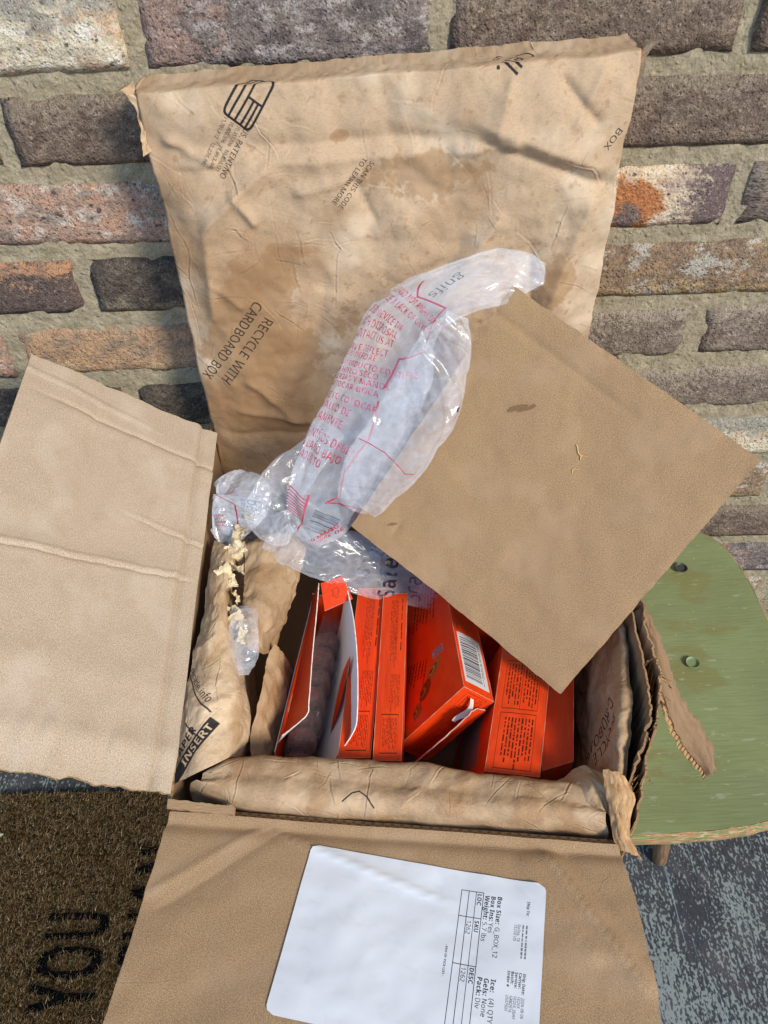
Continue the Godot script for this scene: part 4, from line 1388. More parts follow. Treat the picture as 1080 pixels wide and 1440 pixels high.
func liners() -> void:
	var wear := noise(74, 0.1, 3)
	# left: its puffy upper edge shows, torn open at the back
	var left := thing("paper_pad", "crumpled kraft paper pad lining the box under the left flap, torn open", "insulation pad", Vector3.ZERO, "paper pads lining the box")
	var lt := liner_picture(func(im: Image):
		ink(im, "recycle.info", Vector2(6, 316), 21, 52, INK, sans, 1.0, HORIZONTAL_ALIGNMENT_LEFT, wear, 0.1)
		stroke(im, [Vector2(2, 330), Vector2(72, 425)], 2.5, INK)
		var fr := Transform2D(deg_to_rad(-46.0), Vector2(4, 505))
		fill_tris(im, PackedVector2Array([fr * Vector2(-30, 0), fr * Vector2(98, 0), fr * Vector2(98, 26), fr * Vector2(-30, 0), fr * Vector2(98, 26), fr * Vector2(-30, 26)]), INK)
		ink(im, "INSERT", fr * Vector2(10, 13), 23, -46, Color(0.80, 0.69, 0.55), bold)
		ink(im, "PAPER", fr * Vector2(0, -14), 23, -46, INK, bold)
		stroke(im, [fr * Vector2(60, 0), fr * Vector2(60, -40)], 2.5, INK)
		ink(im, "ecoCell", Vector2(150, 700), 44, -66, INK, bold), 701)
	var lm := mat("kraft_paper", Color(1, 1, 1), 0.72, lt, tx.crease, 0.5, 0.4)
	var lpts := mm([-175, 625, 193, -162, 635, 208, -155, 630, 213, -157, 590, 192, -170, 500, 150, -176, 620, 281, -163, 632, 287, -150, 628, 280, -150, 585, 255, -155, 500, 220, -179, 612, 343, -161, 626, 349, -141, 615, 339, -141, 575, 324, -141, 500, 288, -182, 600, 397, -159, 618, 401, -133, 605, 388, -128, 570, 375, -130, 500, 343, -181, 592, 440, -159, 606, 437, -138, 595, 420, -135, 560, 401, -139, 500, 370])
	part("wrapper", crumpled(lpts, 5, 120, 190, 0.0028, 0.036, 0.0), lm, left)
	# padding spilling from the tear: soft cream lumps
	var fluff := mat("paper_fluff", Color(0.86, 0.78, 0.63), 0.95, null, tx.crease, 0.12, 0.2)
	rng.seed = 12
	var tear := mm([-137, 640, 170, -146, 634, 205, -151, 630, 235, -148, 630, 262, -147, 624, 292, -141, 622, 312])
	for k in 15:
		var p := line_at(tear, clampf(k / 14.0 + rng.randf_range(-0.04, 0.04), 0, 1)) + Vector3(rng.randf_range(-0.006, 0.008), rng.randf_range(-0.002, 0.005), rng.randf_range(-0.004, 0.004))
		var b := Basis.from_euler(Vector3(rng.randf_range(-0.9, 0.9), rng.randf() * TAU, rng.randf_range(-0.9, 0.9)))
		var sz := Vector2(rng.randf_range(0.010, 0.021), rng.randf_range(0.008, 0.017))
		var curl := rng.randf_range(-60.0, 60.0)
		part("padding_scrap", grid(18, 18, func(u, v):
			var q := Vector2((u - 0.5) * sz.x, (v - 0.5) * sz.y)
			q *= 1.0 + 0.5 * rough_noise.get_noise_2d(q.angle() * 1.6 + k * 7, k)
			return p + b * Vector3(q.x, curl * q.x * q.x + 0.0034 * creased(q + Vector2(k, 0), 0.010, k), q.y)), fluff, left)
	# the flap of paper that hangs from the tear into the box
	var grey_paper := mat("damp_paper", Color(0.86, 0.83, 0.79), 0.7, tx.paper, tx.crease, 0.22, 0.4)
	part("torn_paper", crumpled(mm([-142, 633, 205, -120, 640, 200, -94, 632, 196, -80, 622, 205, -138, 628, 250, -121, 634, 243, -100, 622, 240, -90, 600, 236, -136, 620, 290, -124, 622, 292, -112, 606, 284, -104, 575, 262, -134, 612, 318, -124, 612, 322, -114, 600, 318, -112, 560, 285]), 4, 60, 70, 0.0040, 0.024, 2.0), grey_paper, left)
	# torn inner walls, deep in shadow
	part("torn_paper", crumpled(mm([-112, 590, 300, -98, 560, 300, -92, 500, 298, -116, 588, 335, -104, 556, 345, -98, 500, 335, -124, 570, 372, -112, 545, 376, -106, 490, 370, -128, 560, 402, -116, 540, 402, -112, 480, 402]), 3, 40, 60, 0.0040, 0.026, 4.0), grey_paper, left)
	# front: a fat roll along the near wall
	var front := thing("paper_pad", "fat roll of kraft paper padding along the front rim of the box", "insulation pad", Vector3.ZERO, "paper pads lining the box")
	var ft := liner_picture(func(im: Image):
		stroke(im, [Vector2(300, 392), Vector2(320, 376), Vector2(334, 372), Vector2(350, 382), Vector2(366, 400)], 2.5, INK), 711)
	var fpts := mm([-158, 480, 431, -129, 480, 419, -74, 480, 421, -19, 480, 426, 29, 480, 432, 89, 480, 442, 141, 480, 451, 176, 480, 466, -158, 586, 427, -129, 586, 415, -74, 586, 417, -19, 586, 422, 29, 586, 428, 89, 586, 438, 141, 586, 447, 176, 586, 462, -158, 600, 440, -127, 600, 439, -71, 600, 444, -18, 600, 449, 27, 600, 455, 84, 600, 462, 134, 600, 468, 169, 598, 476, -163, 600, 443, -129, 598, 452, -70, 599, 460, -19, 599, 464, 27, 599, 470, 83, 599, 475, 133, 598, 479, 167, 596, 483, -172, 580, 438, -134, 582, 455, -72, 582, 465, -20, 582, 470, 26, 582, 476, 84, 582, 480, 135, 582, 483, 171, 580, 488, -172, 540, 438, -134, 540, 454, -72, 540, 462, -20, 540, 466, 26, 540, 472, 84, 540, 477, 135, 540, 481, 171, 540, 486])
	part("wrapper", crumpled(fpts, 8, 210, 90, 0.0020, 0.040, 6.0), mat("kraft_paper", Color(0.93, 0.90, 0.87), 0.70, ft, tx.crease, 0.5, 0.4), front)
	# right: slopes into the box beneath the loose square
	var right := thing("paper_pad", "kraft paper pad printed with recycling words lining the torn right wall", "insulation pad", Vector3.ZERO, "paper pads lining the box")
	var rt := liner_picture(func(im: Image):
		ink(im, "RECYCLE", Vector2(330, 640), 40, 138, INK, sans, 1.0, HORIZONTAL_ALIGNMENT_LEFT, wear, 0.2)
		ink(im, "CARDBOARD", Vector2(310, 600), 40, 138, INK, sans, 1.0, HORIZONTAL_ALIGNMENT_LEFT, wear, 0.2), 721)
	var rpts := mm([190, 500, 140, 196, 580, 140, 199, 630, 140, 206, 632, 140, 204, 500, 247, 205, 580, 290, 207, 632, 318, 213, 632, 318, 195, 500, 296, 196, 570, 335, 199, 622, 368, 208, 627, 368, 181, 500, 353, 184, 565, 390, 189, 614, 415, 201, 612, 414, 168, 500, 396, 174, 562, 428, 180, 602, 449, 191, 601, 450, 156, 500, 426, 164, 560, 455, 172, 592, 473, 183, 591, 474])
	part("wrapper", crumpled(rpts, 4, 90, 190, 0.0036, 0.034, 8.0), mat("kraft_paper", Color(0.90, 0.87, 0.84), 0.72, rt, tx.crease, 0.5, 0.4), right)
	# where right and front pads are tucked into each other
	part("tucked_fold", crumpled(mm([138, 578, 440, 158, 590, 436, 172, 600, 446, 182, 604, 458, 140, 588, 455, 158, 600, 455, 172, 604, 462, 182, 600, 472, 146, 590, 470, 160, 598, 474, 172, 597, 480, 180, 590, 486]), 4, 60, 60, 0.0034, 0.026, 11.0), mat("kraft_paper", Color(0.92, 0.89, 0.86), 0.72, tx.paper, tx.crease, 0.24, 0.4), right)

# ---------------------------------------------------------------- ice pack film
func film_picture(prints: Callable, sd: int, haze: float) -> Texture2D:
	var w := 512
	var h := 768
	var a := fld(w, h, 9, 13, 4, sd, 1)
	var b := fld(w, h, 5, 7, 4, sd + 1)
	var c := fld(w, h, 70, 100, 1, sd + 2, 2)
	var d := PackedByteArray()
	d.resize(w * h * 4)
	for i in w * h:
		var k := haze * (0.55 + 0.5 * b[i] / 255.0 + 0.75 * pow(a[i] / 255.0, 3.0))
		if c[i] < 9: k += 0.25
		d[i * 4] = 236
		d[i * 4 + 1] = 238
		d[i * 4 + 2] = 242
		d[i * 4 + 3] = int(clampf(k, 0.0, 0.95) * 255.0)
	var im := Image.create_from_data(w, h, false, Image.FORMAT_RGBA8, d)
	plan_scale = 0.8
	prints.call(im)
	plan_scale = 1.0
	return tex(im)

func film_mat(t: Texture2D) -> StandardMaterial3D:
	var m := mat("clear_film", Color(1, 1, 1), 0.17, t, null, 0.0, 0.75)
	m.transparency = BaseMaterial3D.TRANSPARENCY_ALPHA
	m.clearcoat_enabled = true
	m.clearcoat = 1.0
	m.clearcoat_roughness = 0.08
	m.cull_mode = BaseMaterial3D.CULL_DISABLED
	return m

func o2(p: Vector3) -> Vector2:
	return Vector2(p.x, p.y - p.z * 0.6)

# a limp bag along a line: rows of x, y, z, half width in mm
func bag(rows: Array, flat: float, nrm: Vector3, rough: float, size: float, sd: float, back := true) -> ArrayMesh:
	var path := PackedVector3Array()
	var wide := PackedVector3Array()
	for i in range(0, rows.size(), 4):
		path.append(Vector3(rows[i], rows[i + 1], rows[i + 2]) / 1000.0)
		wide.append(Vector3(rows[i + 3], 0, 0) / 1000.0)
	nrm = nrm.normalized()
	var nv := 120
	var at := []
	for j in nv + 1:
		var v := float(j) / nv
		var tan := (line_at(path, min(v + 0.02, 1.0)) - line_at(path, max(v - 0.02, 0.0))).normalized()
		var side := nrm.cross(tan).normalized()
		var nn := side.cross(tan).normalized()
		if nn.dot(nrm) < 0: nn = -nn
		at.append([line_at(path, v), side, nn, line_at(wide, v).x])
	return grid(84, nv, func(u, v):
		var r: Array = at[int(round(v * nv))]
		var p: Vector3 = r[0]
		var side: Vector3 = r[1]
		var nn: Vector3 = r[2]
		var w: float = r[3]
		var th: float = u * TAU
		var c := cos(th)
		var s := sin(th)
		var q := side * (-c) * w + nn * s * w * flat * (1.0 if s > 0 else 0.5)
		var o := p + q
		# the film breaks into long flat facets
		var e := Vector2((u * 2.0 + 0.3 * v) * PI * w / (size * 0.8), v * 0.2 / (size * 1.5))
		var k := 0.9 * facet(e, int(sd)) + 0.28 * facet(e.rotated(0.6) * 2.1, int(sd) + 3)
		if u > 0.5: k *= smoothstep(0.5, 0.54, u) * smoothstep(1.0, 0.96, u)
		else: k *= smoothstep(0.0, 0.03, u) * smoothstep(0.5, 0.47, u)
		k += 0.5 * facet(o2(o) / (size * 1.2), int(sd) + 6)
		var dir := (nn * s * 1.2 - side * c * 0.6).normalized()
		return o + dir * rough * k, func(u, v): return Vector2(u, v), null, true)

func ice_packs() -> void:
	var wear := noise(75, 0.08, 3)
	var lines := ["USE AND NOT RIGHT CONTAINERS", "CAUSE A LACK OF OXYGEN", "", "USED DEVICE IN", "WITH DISPOSAL", "CONTACT US AT", "", "LEAVE REFLECT", "BOX BEFORE", "", "EL PRODUCTO CONTIENE", "DE HIELO SECO", "HIERBAS Y MANOS", "NO TOCAR BOCA", "", "SI ESTO COLOCAR", "LA SALUD DE", "SOLAMENTE", "", "LOS NIÑOS DEBEN", "SIN DAÑO BAJO", "UN ADULTO"]
	var body_tex := film_picture(func(im: Image):
		var y := 318.0
		for l in lines:
			if l:
				ink(im, l, Vector2(10, y), 23 if y < 800 else 27, -7 + 5 * sin(y * 0.02), RED, bold, 0.86, HORIZONTAL_ALIGNMENT_LEFT, wear, 0.5)
				y += 23.0
			else:
				y += 9.0
		stroke(im, [Vector2(60, 268), Vector2(120, 292), Vector2(215, 250), Vector2(262, 352), Vector2(258, 404), Vector2(180, 440), Vector2(168, 520)], 5, RED)
		stroke(im, [Vector2(168, 560), Vector2(186, 640), Vector2(176, 720), Vector2(196, 770), Vector2(170, 800), Vector2(240, 775), Vector2(300, 790)], 5, RED)
		for k in 9:
			stroke(im, [Vector2(2, 812 + k * 8), Vector2(50, 800 + k * 8), Vector2(120, 812 + k * 8)], 3.2, RED)
		stroke(im, [Vector2(122, 800), Vector2(128, 880), Vector2(110, 930)], 7, RED)
		barcode(im, Vector2(150, 826), Vector2(0, 1), Vector2(1, 0), 62, 84, Color(0.08, 0.08, 0.09, 0.92), 4)
		ink(im, "SU MANO", Vector2(190, 938), 24, -64, RED, bold)
		ink(im, "SOBRE DE", Vector2(216, 942), 24, -64, RED, bold)
		ink(im, "gnifs", Vector2(118, 190), 40, 70, Color(0.1, 0.1, 0.1, 0.75), sans), 801, 0.22)
	var t := thing("ice_pack", "large crumpled clear film ice pack with red warning print by the cardboard square", "ice pack", Vector3.ZERO, "emptied ice packs")
	part("film", bag([143, 880, 132, 9, 112, 880, 134, 22, 76, 874, 138, 22, 42, 858, 140, 24, 20, 833, 142, 33, 8, 798, 148, 40, -6, 768, 160, 43, -28, 735, 178, 43, -52, 694, 192, 40, -68, 664, 206, 31, -80, 646, 214, 14], 0.30, Vector3(-0.1, 0.5, 0.85), 0.0064, 0.042, 1.0), film_mat(body_tex), t)
	var plain := film_picture(func(im: Image):
		stroke(im, [Vector2(40, 700), Vector2(140, 690), Vector2(230, 720), Vector2(280, 700)], 4, RED)
		box_at(im, Vector2(262, 400), Vector2(292, 420), Color(0.08, 0.08, 0.08, 0.9)), 821, 0.18)
	part("folded_film", bag([66, 866, 172, 10, 57, 842, 178, 22, 44, 805, 188, 30, 24, 770, 200, 34, -2, 730, 212, 32, -24, 692, 220, 16], 0.28, Vector3(-0.1, 0.5, 0.85), 0.0062, 0.038, 3.0), film_mat(plain), t)
	var t2 := thing("ice_pack", "narrow clear film ice pack hanging between the left flap and the red printed pack", "ice pack", Vector3.ZERO, "emptied ice packs")
	part("film", bag([-44, 716, 130, 9, -74, 695, 150, 18, -99, 684, 178, 22, -114, 670, 198, 22, -104, 657, 212, 18, -92, 652, 218, 7], 0.34, Vector3(-0.1, 0.5, 0.85), 0.0056, 0.042, 5.0), film_mat(film_picture(func(_im): pass, 841, 0.2)), t2)
	var t3 := thing("ice_pack", "pink printed film pack wedged in the back corner against the left flap", "ice pack", Vector3.ZERO, "emptied ice packs")
	var pink := film_picture(func(im: Image):
		for k in 7:
			stroke(im, [Vector2(10, 120 + k * 30), Vector2(90, 170 + k * 24), Vector2(150, 130 + k * 30)], 4, RED)
		stroke(im, [Vector2(30, 380), Vector2(150, 430), Vector2(190, 640), Vector2(260, 700)], 7, RED)
		for k in 5:
			ink(im, ["USO DE", "AVISO", "NO USAR", "EL AGUA", "SECO"][k], Vector2(20, 620 + k * 34), 30, -20, RED, bold)
		ink(im, "Below", Vector2(215, 330), 84, 84, Color(0.08, 0.08, 0.08, 0.85), sans)
		ink(im, "B", Vector2(285, 330), 70, 84, Color(0.08, 0.08, 0.08, 0.85), bold), 861, 0.4)
	part("film", bag([-163, 655, 128, 15, -150, 648, 150, 27, -154, 640, 166, 26, -160, 628, 182, 20, -164, 612, 196, 8], 0.40, Vector3(0.1, 0.7, 0.7), 0.0056, 0.040, 7.0), film_mat(pink), t3)
	var t4 := thing("ice_pack", "bluish clear film pack with black safety print drooping over the orange cartons", "ice pack", Vector3.ZERO, "emptied ice packs")
	var safe := film_picture(func(im: Image):
		ink(im, "Safety Data", Vector2(60, 640), 88, -14, Color(0.05, 0.05, 0.06, 0.93), bold)
		ink(im, "Scan QR", Vector2(70, 735), 88, -14, Color(0.07, 0.07, 0.08, 0.85), sans)
		for k in 6:
			stroke(im, [Vector2(70 + k * 40, 800), Vector2(80 + k * 40, 860)], 9, Color(0.55, 0.08, 0.12, 0.85))
		fine_print(im, Vector2(60, 880), Vector2(1, 0), Vector2(0, 13), 5, 220, 6, Color(0.9, 0.75, 0.75, 0.6), 9), 881, 0.15)
	part("film", bag([-120, 642, 214, 8, -106, 640, 219, 17, -86, 640, 221, 24, -51, 628, 224, 28, -16, 610, 224, 30, 20, 588, 222, 26, 56, 566, 222, 20, 78, 552, 222, 10], 0.30, Vector3(-0.05, 0.62, 0.8), 0.0045, 0.034, 9.0), film_mat(safe), t4)
	# the twisted end of film over the torn padding
	var t5 := thing("plastic_scrap", "milky twisted scrap of plastic film hanging off the damp paper", "plastic scrap")
	part("film", bag([-132, 628, 285, 8, -134, 622, 305, 14, -136, 612, 328, 17, -136, 602, 342, 8], 0.5, Vector3(0.1, 0.8, 0.5), 0.0034, 0.036, 13.0), film_mat(film_picture(func(_im): pass, 895, 0.2)), t5)

# ---------------------------------------------------------------- cartons
const ORANGE := Color(0.86, 0.245, 0.055)

func carton_pictures() -> void:
	var w := 512
	var h := 768
	var dark := Color(0.20, 0.03, 0.01, 0.8)
	var base := func(sd: int) -> Image:
		return paint(w, h, ORANGE, [[fld(w, h, 4, 5, 3, sd), 0.4, 0.8, Color(0.92, 0.28, 0.08), 0.6], [fld(w, h, 60, 80, 2, sd + 1), 0.75, 0.9, Color(0.96, 0.40, 0.18), 0.35], [fld(w, h, 7, 200, 2, sd + 2), 0.78, 0.9, Color(0.95, 0.45, 0.25), 0.3]])
	# narrow side: columns of small print, a framed panel at the near end
	var im: Image = base.call(901)
	fine_print(im, Vector2(420, 30), Vector2(0, 1), Vector2(-34, 0), 1, 330, 20, Color(0.10, 0.02, 0.01, 0.9), 1)
	fine_print(im, Vector2(330, 40), Vector2(0, 1), Vector2(-26, 0), 6, 330, 11, dark, 2)
	fine_print(im, Vector2(420, 410), Vector2(0, 1), Vector2(-28, 0), 7, 160, 11, dark, 3)
	stroke(im, [Vector2(110, 585), Vector2(430, 585), Vector2(430, 740), Vector2(110, 740), Vector2(110, 585)], 4, dark)
	fine_print(im, Vector2(400, 600), Vector2(0, 1), Vector2(-27, 0), 10, 128, 11, dark, 4)
	tx.carton_side = tex(im)
	# with framed panels and a blue block
	im = base.call(911)
	box_at(im, Vector2(60, 36), Vector2(330, 92), Color(0.30, 0.31, 0.72, 0.95))
	stroke(im, [Vector2(70, 130), Vector2(420, 130), Vector2(420, 420), Vector2(70, 420), Vector2(70, 130)], 4, dark)
	stroke(im, [Vector2(245, 130), Vector2(245, 420)], 4, dark)
	stroke(im, [Vector2(70, 445), Vector2(420, 445), Vector2(420, 745), Vector2(70, 745), Vector2(70, 445)], 4, dark)
	fine_print(im, Vector2(395, 150), Vector2(0, 1), Vector2(-30, 0), 5, 250, 15, dark, 5)
	fine_print(im, Vector2(220, 150), Vector2(0, 1), Vector2(-30, 0), 5, 250, 15, dark, 6)
	fine_print(im, Vector2(390, 470), Vector2(0, 1), Vector2(-33, 0), 9, 255, 17, dark, 7)
	tx.carton_panel = tex(im)
	# big face: print of snacks on an orange ground
	im = base.call(921)
	fine_print(im, Vector2(60, 60), Vector2(0.3, 1).normalized(), Vector2(26, -6), 7, 260, 11, dark, 8)
	var snack := func(c: Vector2, l: float, r: float, deg: float, col: Color) -> void:
		var nn := noise(int(l) + 3, 0.06, 3)
		for k in 5:
			var pts := PackedVector2Array()
			var rot := Transform2D(deg_to_rad(deg), c)
			for s in 28:
				var a := s / 28.0 * TAU
				var b := (s + 1) / 28.0 * TAU
				var f := 1.0 - k * 0.18
				var ra := f * (1.0 + 0.25 * nn.get_noise_2d(cos(a) * 40 + k * 30, sin(a) * 40))
				var rb := f * (1.0 + 0.25 * nn.get_noise_2d(cos(b) * 40 + k * 30, sin(b) * 40))
				var o := Vector2(k * 5, -k * 3)
				pts.append_array([rot * o, rot * (o + Vector2(cos(a) * l * ra, sin(a) * r * ra)), rot * (o + Vector2(cos(b) * l * rb, sin(b) * r * rb))])
			fill_tris(im, pts, col.lerp(Color(0.85, 0.62, 0.34) if k % 2 else Color(0.25, 0.10, 0.05), 0.16 * k))
	snack.call(Vector2(170, 560), 62, 30, 35, Color(0.60, 0.38, 0.15))
	snack.call(Vector2(255, 625), 56, 30, 35, Color(0.40, 0.17, 0.07))
	snack.call(Vector2(330, 690), 40, 26, 35, Color(0.55, 0.30, 0.12))
	box_at(im, Vector2(90, 470), Vector2(170, 510), Color(0.62, 0.58, 0.58, 0.9))
	fine_print(im, Vector2(96, 476), Vector2(1, 0), Vector2(0, 9), 4, 66, 5, Color(0.1, 0.1, 0.1, 0.9), 10)
	fine_print(im, Vector2(210, 480), Vector2(0.5, 1).normalized(), Vector2(24, -8), 7, 120, 9, dark, 9)
	tx.carton_face = tex(im)
	# picture of a sausage on a pale plate
	im = base.call(931)
	fill_tris(im, PackedVector2Array([Vector2(150, 330), Vector2(420, 250), Vector2(440, 600), Vector2(150, 330), Vector2(440, 600), Vector2(120, 660)]), Color(0.52, 0.46, 0.42, 0.95))
	snack.call(Vector2(280, 470), 130, 70, 100, Color(0.28, 0.10, 0.06))
	tx.carton_plate = tex(im)
	# barcode end
	im = base.call(941)
	box_at(im, Vector2(60, 30), Vector2(450, 250), Color(0.66, 0.66, 0.68))
	fine_print(im, Vector2(100, 60), Vector2(1, 0), Vector2(0, 24), 6, 300, 12, Color(0.55, 0.53, 0.53, 0.9), 13)
	fine_print(im, Vector2(70, 280), Vector2(0, 1), Vector2(30, 0), 12, 150, 10, dark, 11)
	box_at(im, Vector2(50, 455), Vector2(470, 730), Color(0.80, 0.80, 0.80))
	barcode(im, Vector2(85, 480), Vector2(0, 1), Vector2(1, 0), 225, 280, Color(0.05, 0.05, 0.06), 12)
	fine_print(im, Vector2(395, 480), Vector2(0, 1), Vector2(22, 0), 2, 220, 12, Color(0.1, 0.1, 0.1, 0.9), 14)
	tx.carton_code = tex(im)
	im = base.call(951)
	stroke(im, [Vector2(200, 300), Vector2(320, 260), Vector2(340, 360), Vector2(300, 470), Vector2(190, 460), Vector2(220, 380), Vector2(200, 300)], 9, dark)
	stroke(im, [Vector2(220, 500), Vector2(260, 560), Vector2(310, 520)], 9, dark)
	tx.carton_tab = tex(im)

func card_mat(t: Texture2D) -> StandardMaterial3D:
	return mat("printed_card", Color(1, 1, 1), 0.38, t, null, 0.0, 0.5)

# a carton from one corner and three edges; faces: [a-b, a-c, b-c] each with its picture
func carton(called: String, label: String, o: Vector3, a: Vector3, b: Vector3, c: Vector3, pics: Array) -> Node3D:
	var t := thing(called, label, "carton", Vector3.ZERO, "orange snack cartons in the box")
	var white := mat("card_edge", Color(0.80, 0.58, 0.46), 0.9)
	var n := noise(99, 1.0, 3)
	var face := func(p: Vector3, x: Vector3, y: Vector3, tx_: Texture2D, other: Vector3, nm := "panel") -> void:
		var out := -other.normalized()
		part(nm, grid(16, 20, func(u, v):
			var d := 0.0011 * n.get_noise_2d(u * 3 + p.x * 90, v * 3 + p.z * 70) * sin(u * PI) * sin(v * PI) + 0.0012 * sin(u * PI) * sin(v * PI)
			return p + x * u + y * v + out * d, func(u, v): return Vector2(u, 1.0 - v)), card_mat(tx_), t)
	face.call(o, b, a, pics[0], c)
	face.call(o, c, a, pics[1], b)
	face.call(o, b, c, pics[2], a)
	face.call(o + c, b, a, pics[0], -c)
	face.call(o + b, c, a, pics[1], -b)
	face.call(o + a, b, c, pics[2], -a)
	# scuffed pale arrises
	for e in [[o, a], [o, b], [o, c], [o + b, a], [o + b, c], [o + c, a], [o + a, b]]:
		var p: Vector3 = e[0]
		var d: Vector3 = e[1]
		var s1 := d.cross(Vector3(0.3, 0.9, 0.2)).normalized()
		var s2 := d.cross(s1).normalized()
		part("worn_edge", grid(6, 24, func(u, v):
			var r: float = 0.00016 + 0.0006 * max(0.0, n.get_noise_2d(v * 14 + p.x * 60, p.z * 40))
			return p + d * v + (s1 * cos(u * TAU) + s2 * sin(u * TAU)) * r), white, t)
	return t

func cartons() -> void:
	carton_pictures()
	var dn := Vector3(0, -0.118, 0)
	# corner, along (towards the wall), across, down
	carton("snack_carton", "orange carton with columns of small print, beside the opened carton", Vector3(-0.047, 0.577, 0.413), Vector3(0.018, 0, -0.190), Vector3(0.0285, 0, 0.001), Vector3(-0.004, -0.118, 0), [tx.carton_side, tx.carton_plate, tx.carton_tab])
	carton("snack_carton", "upright orange carton with a framed block of print at its near end", Vector3(-0.0165, 0.580, 0.418), Vector3(0.0135, 0, -0.185), Vector3(0.0245, 0, 0.001), dn, [tx.carton_side, tx.carton_face, tx.carton_tab])
	var tilted := carton("snack_carton", "orange carton with barcode lying tilted, its end flap popped open", Vector3(0.067, 0.600, 0.360), Vector3(-0.0065, -0.031, -0.178), Vector3(0.028, -0.022, 0.003), Vector3(-0.062, -0.078, 0.0155), [tx.carton_code, tx.carton_face, tx.carton_side])
	popped_flap(tilted, Vector3(0.067, 0.600, 0.360), Vector3(0.028, -0.022, 0.003), Vector3(-0.062, -0.078, 0.0155))
	carton("snack_carton", "orange carton with two framed panels and a blue block under the cardboard square", Vector3(0.079, 0.578, 0.430), Vector3(0.035, 0.0, -0.135), Vector3(0.046, 0.0, 0.007), Vector3(-0.032, -0.116, -0.004), [tx.carton_panel, tx.carton_plate, tx.carton_tab])
	carton("snack_carton", "plain orange carton end next to the right paper pad", Vector3(0.131, 0.563, 0.424), Vector3(0.030, 0.0, -0.150), Vector3(0.029, 0.0, -0.008), Vector3(-0.004, -0.105, 0), [tx.carton_tab_plain if tx.has("carton_tab_plain") else tx.carton_side_plain, tx.carton_side_plain, tx.carton_side_plain])
	carton("snack_carton", "shadowed orange carton at the back behind the barcode carton", Vector3(0.062, 0.555, 0.245), Vector3(0.005, 0.0, -0.120), Vector3(0.060, 0.0, 0.0), Vector3(0, -0.098, 0), [tx.carton_side_plain, tx.carton_side_plain, tx.carton_side_plain])

func popped_flap(t: Node3D, o: Vector3, b: Vector3, c: Vector3) -> void:
	var n := noise(77, 1.0, 3)
	var out := b.cross(c).normalized()
	if out.z < 0: out = -out
	# the lower flap has lifted away from the end and shows a pale torn lip
	part("end_flap", board(24, 20, func(u, v):
		var k := smoothstep(0.02, 0.2, v) * (1.0 - 0.25 * hat(u - 0.5, 0.5))
		var p: Vector3 = o + c * (0.10 + 0.80 * u) + b * lerpf(0.95, 0.30, v)
		var lift: float = 0.004 + 0.016 * v * v
		return p + out * lift + b * 0.12 * sin(u * PI) * v * k * 0.4 + out * 0.0012 * n.get_noise_2d(u * 4, v * 4), 0.0009), [card_mat(tx.carton_side_plain), card_mat(tx.carton_side_plain), mat("card_edge", Color(0.82, 0.76, 0.68), 0.9)], t)
	part("torn_lip", board(24, 4, func(u, v):
		var p: Vector3 = o + c * lerpf(0.06, 0.30, u) + b * (0.34 + 0.10 * sin(u * 5.0))
		return p + out * (0.003 + 0.010 * u) + b * 0.10 * v + out * 0.004 * v * sin(u * PI), 0.0008), [mat("white_card", Color(0.82, 0.78, 0.72), 0.8), card_mat(tx.carton_side_plain), mat("card_edge", Color(0.82, 0.76, 0.68), 0.9)], t)

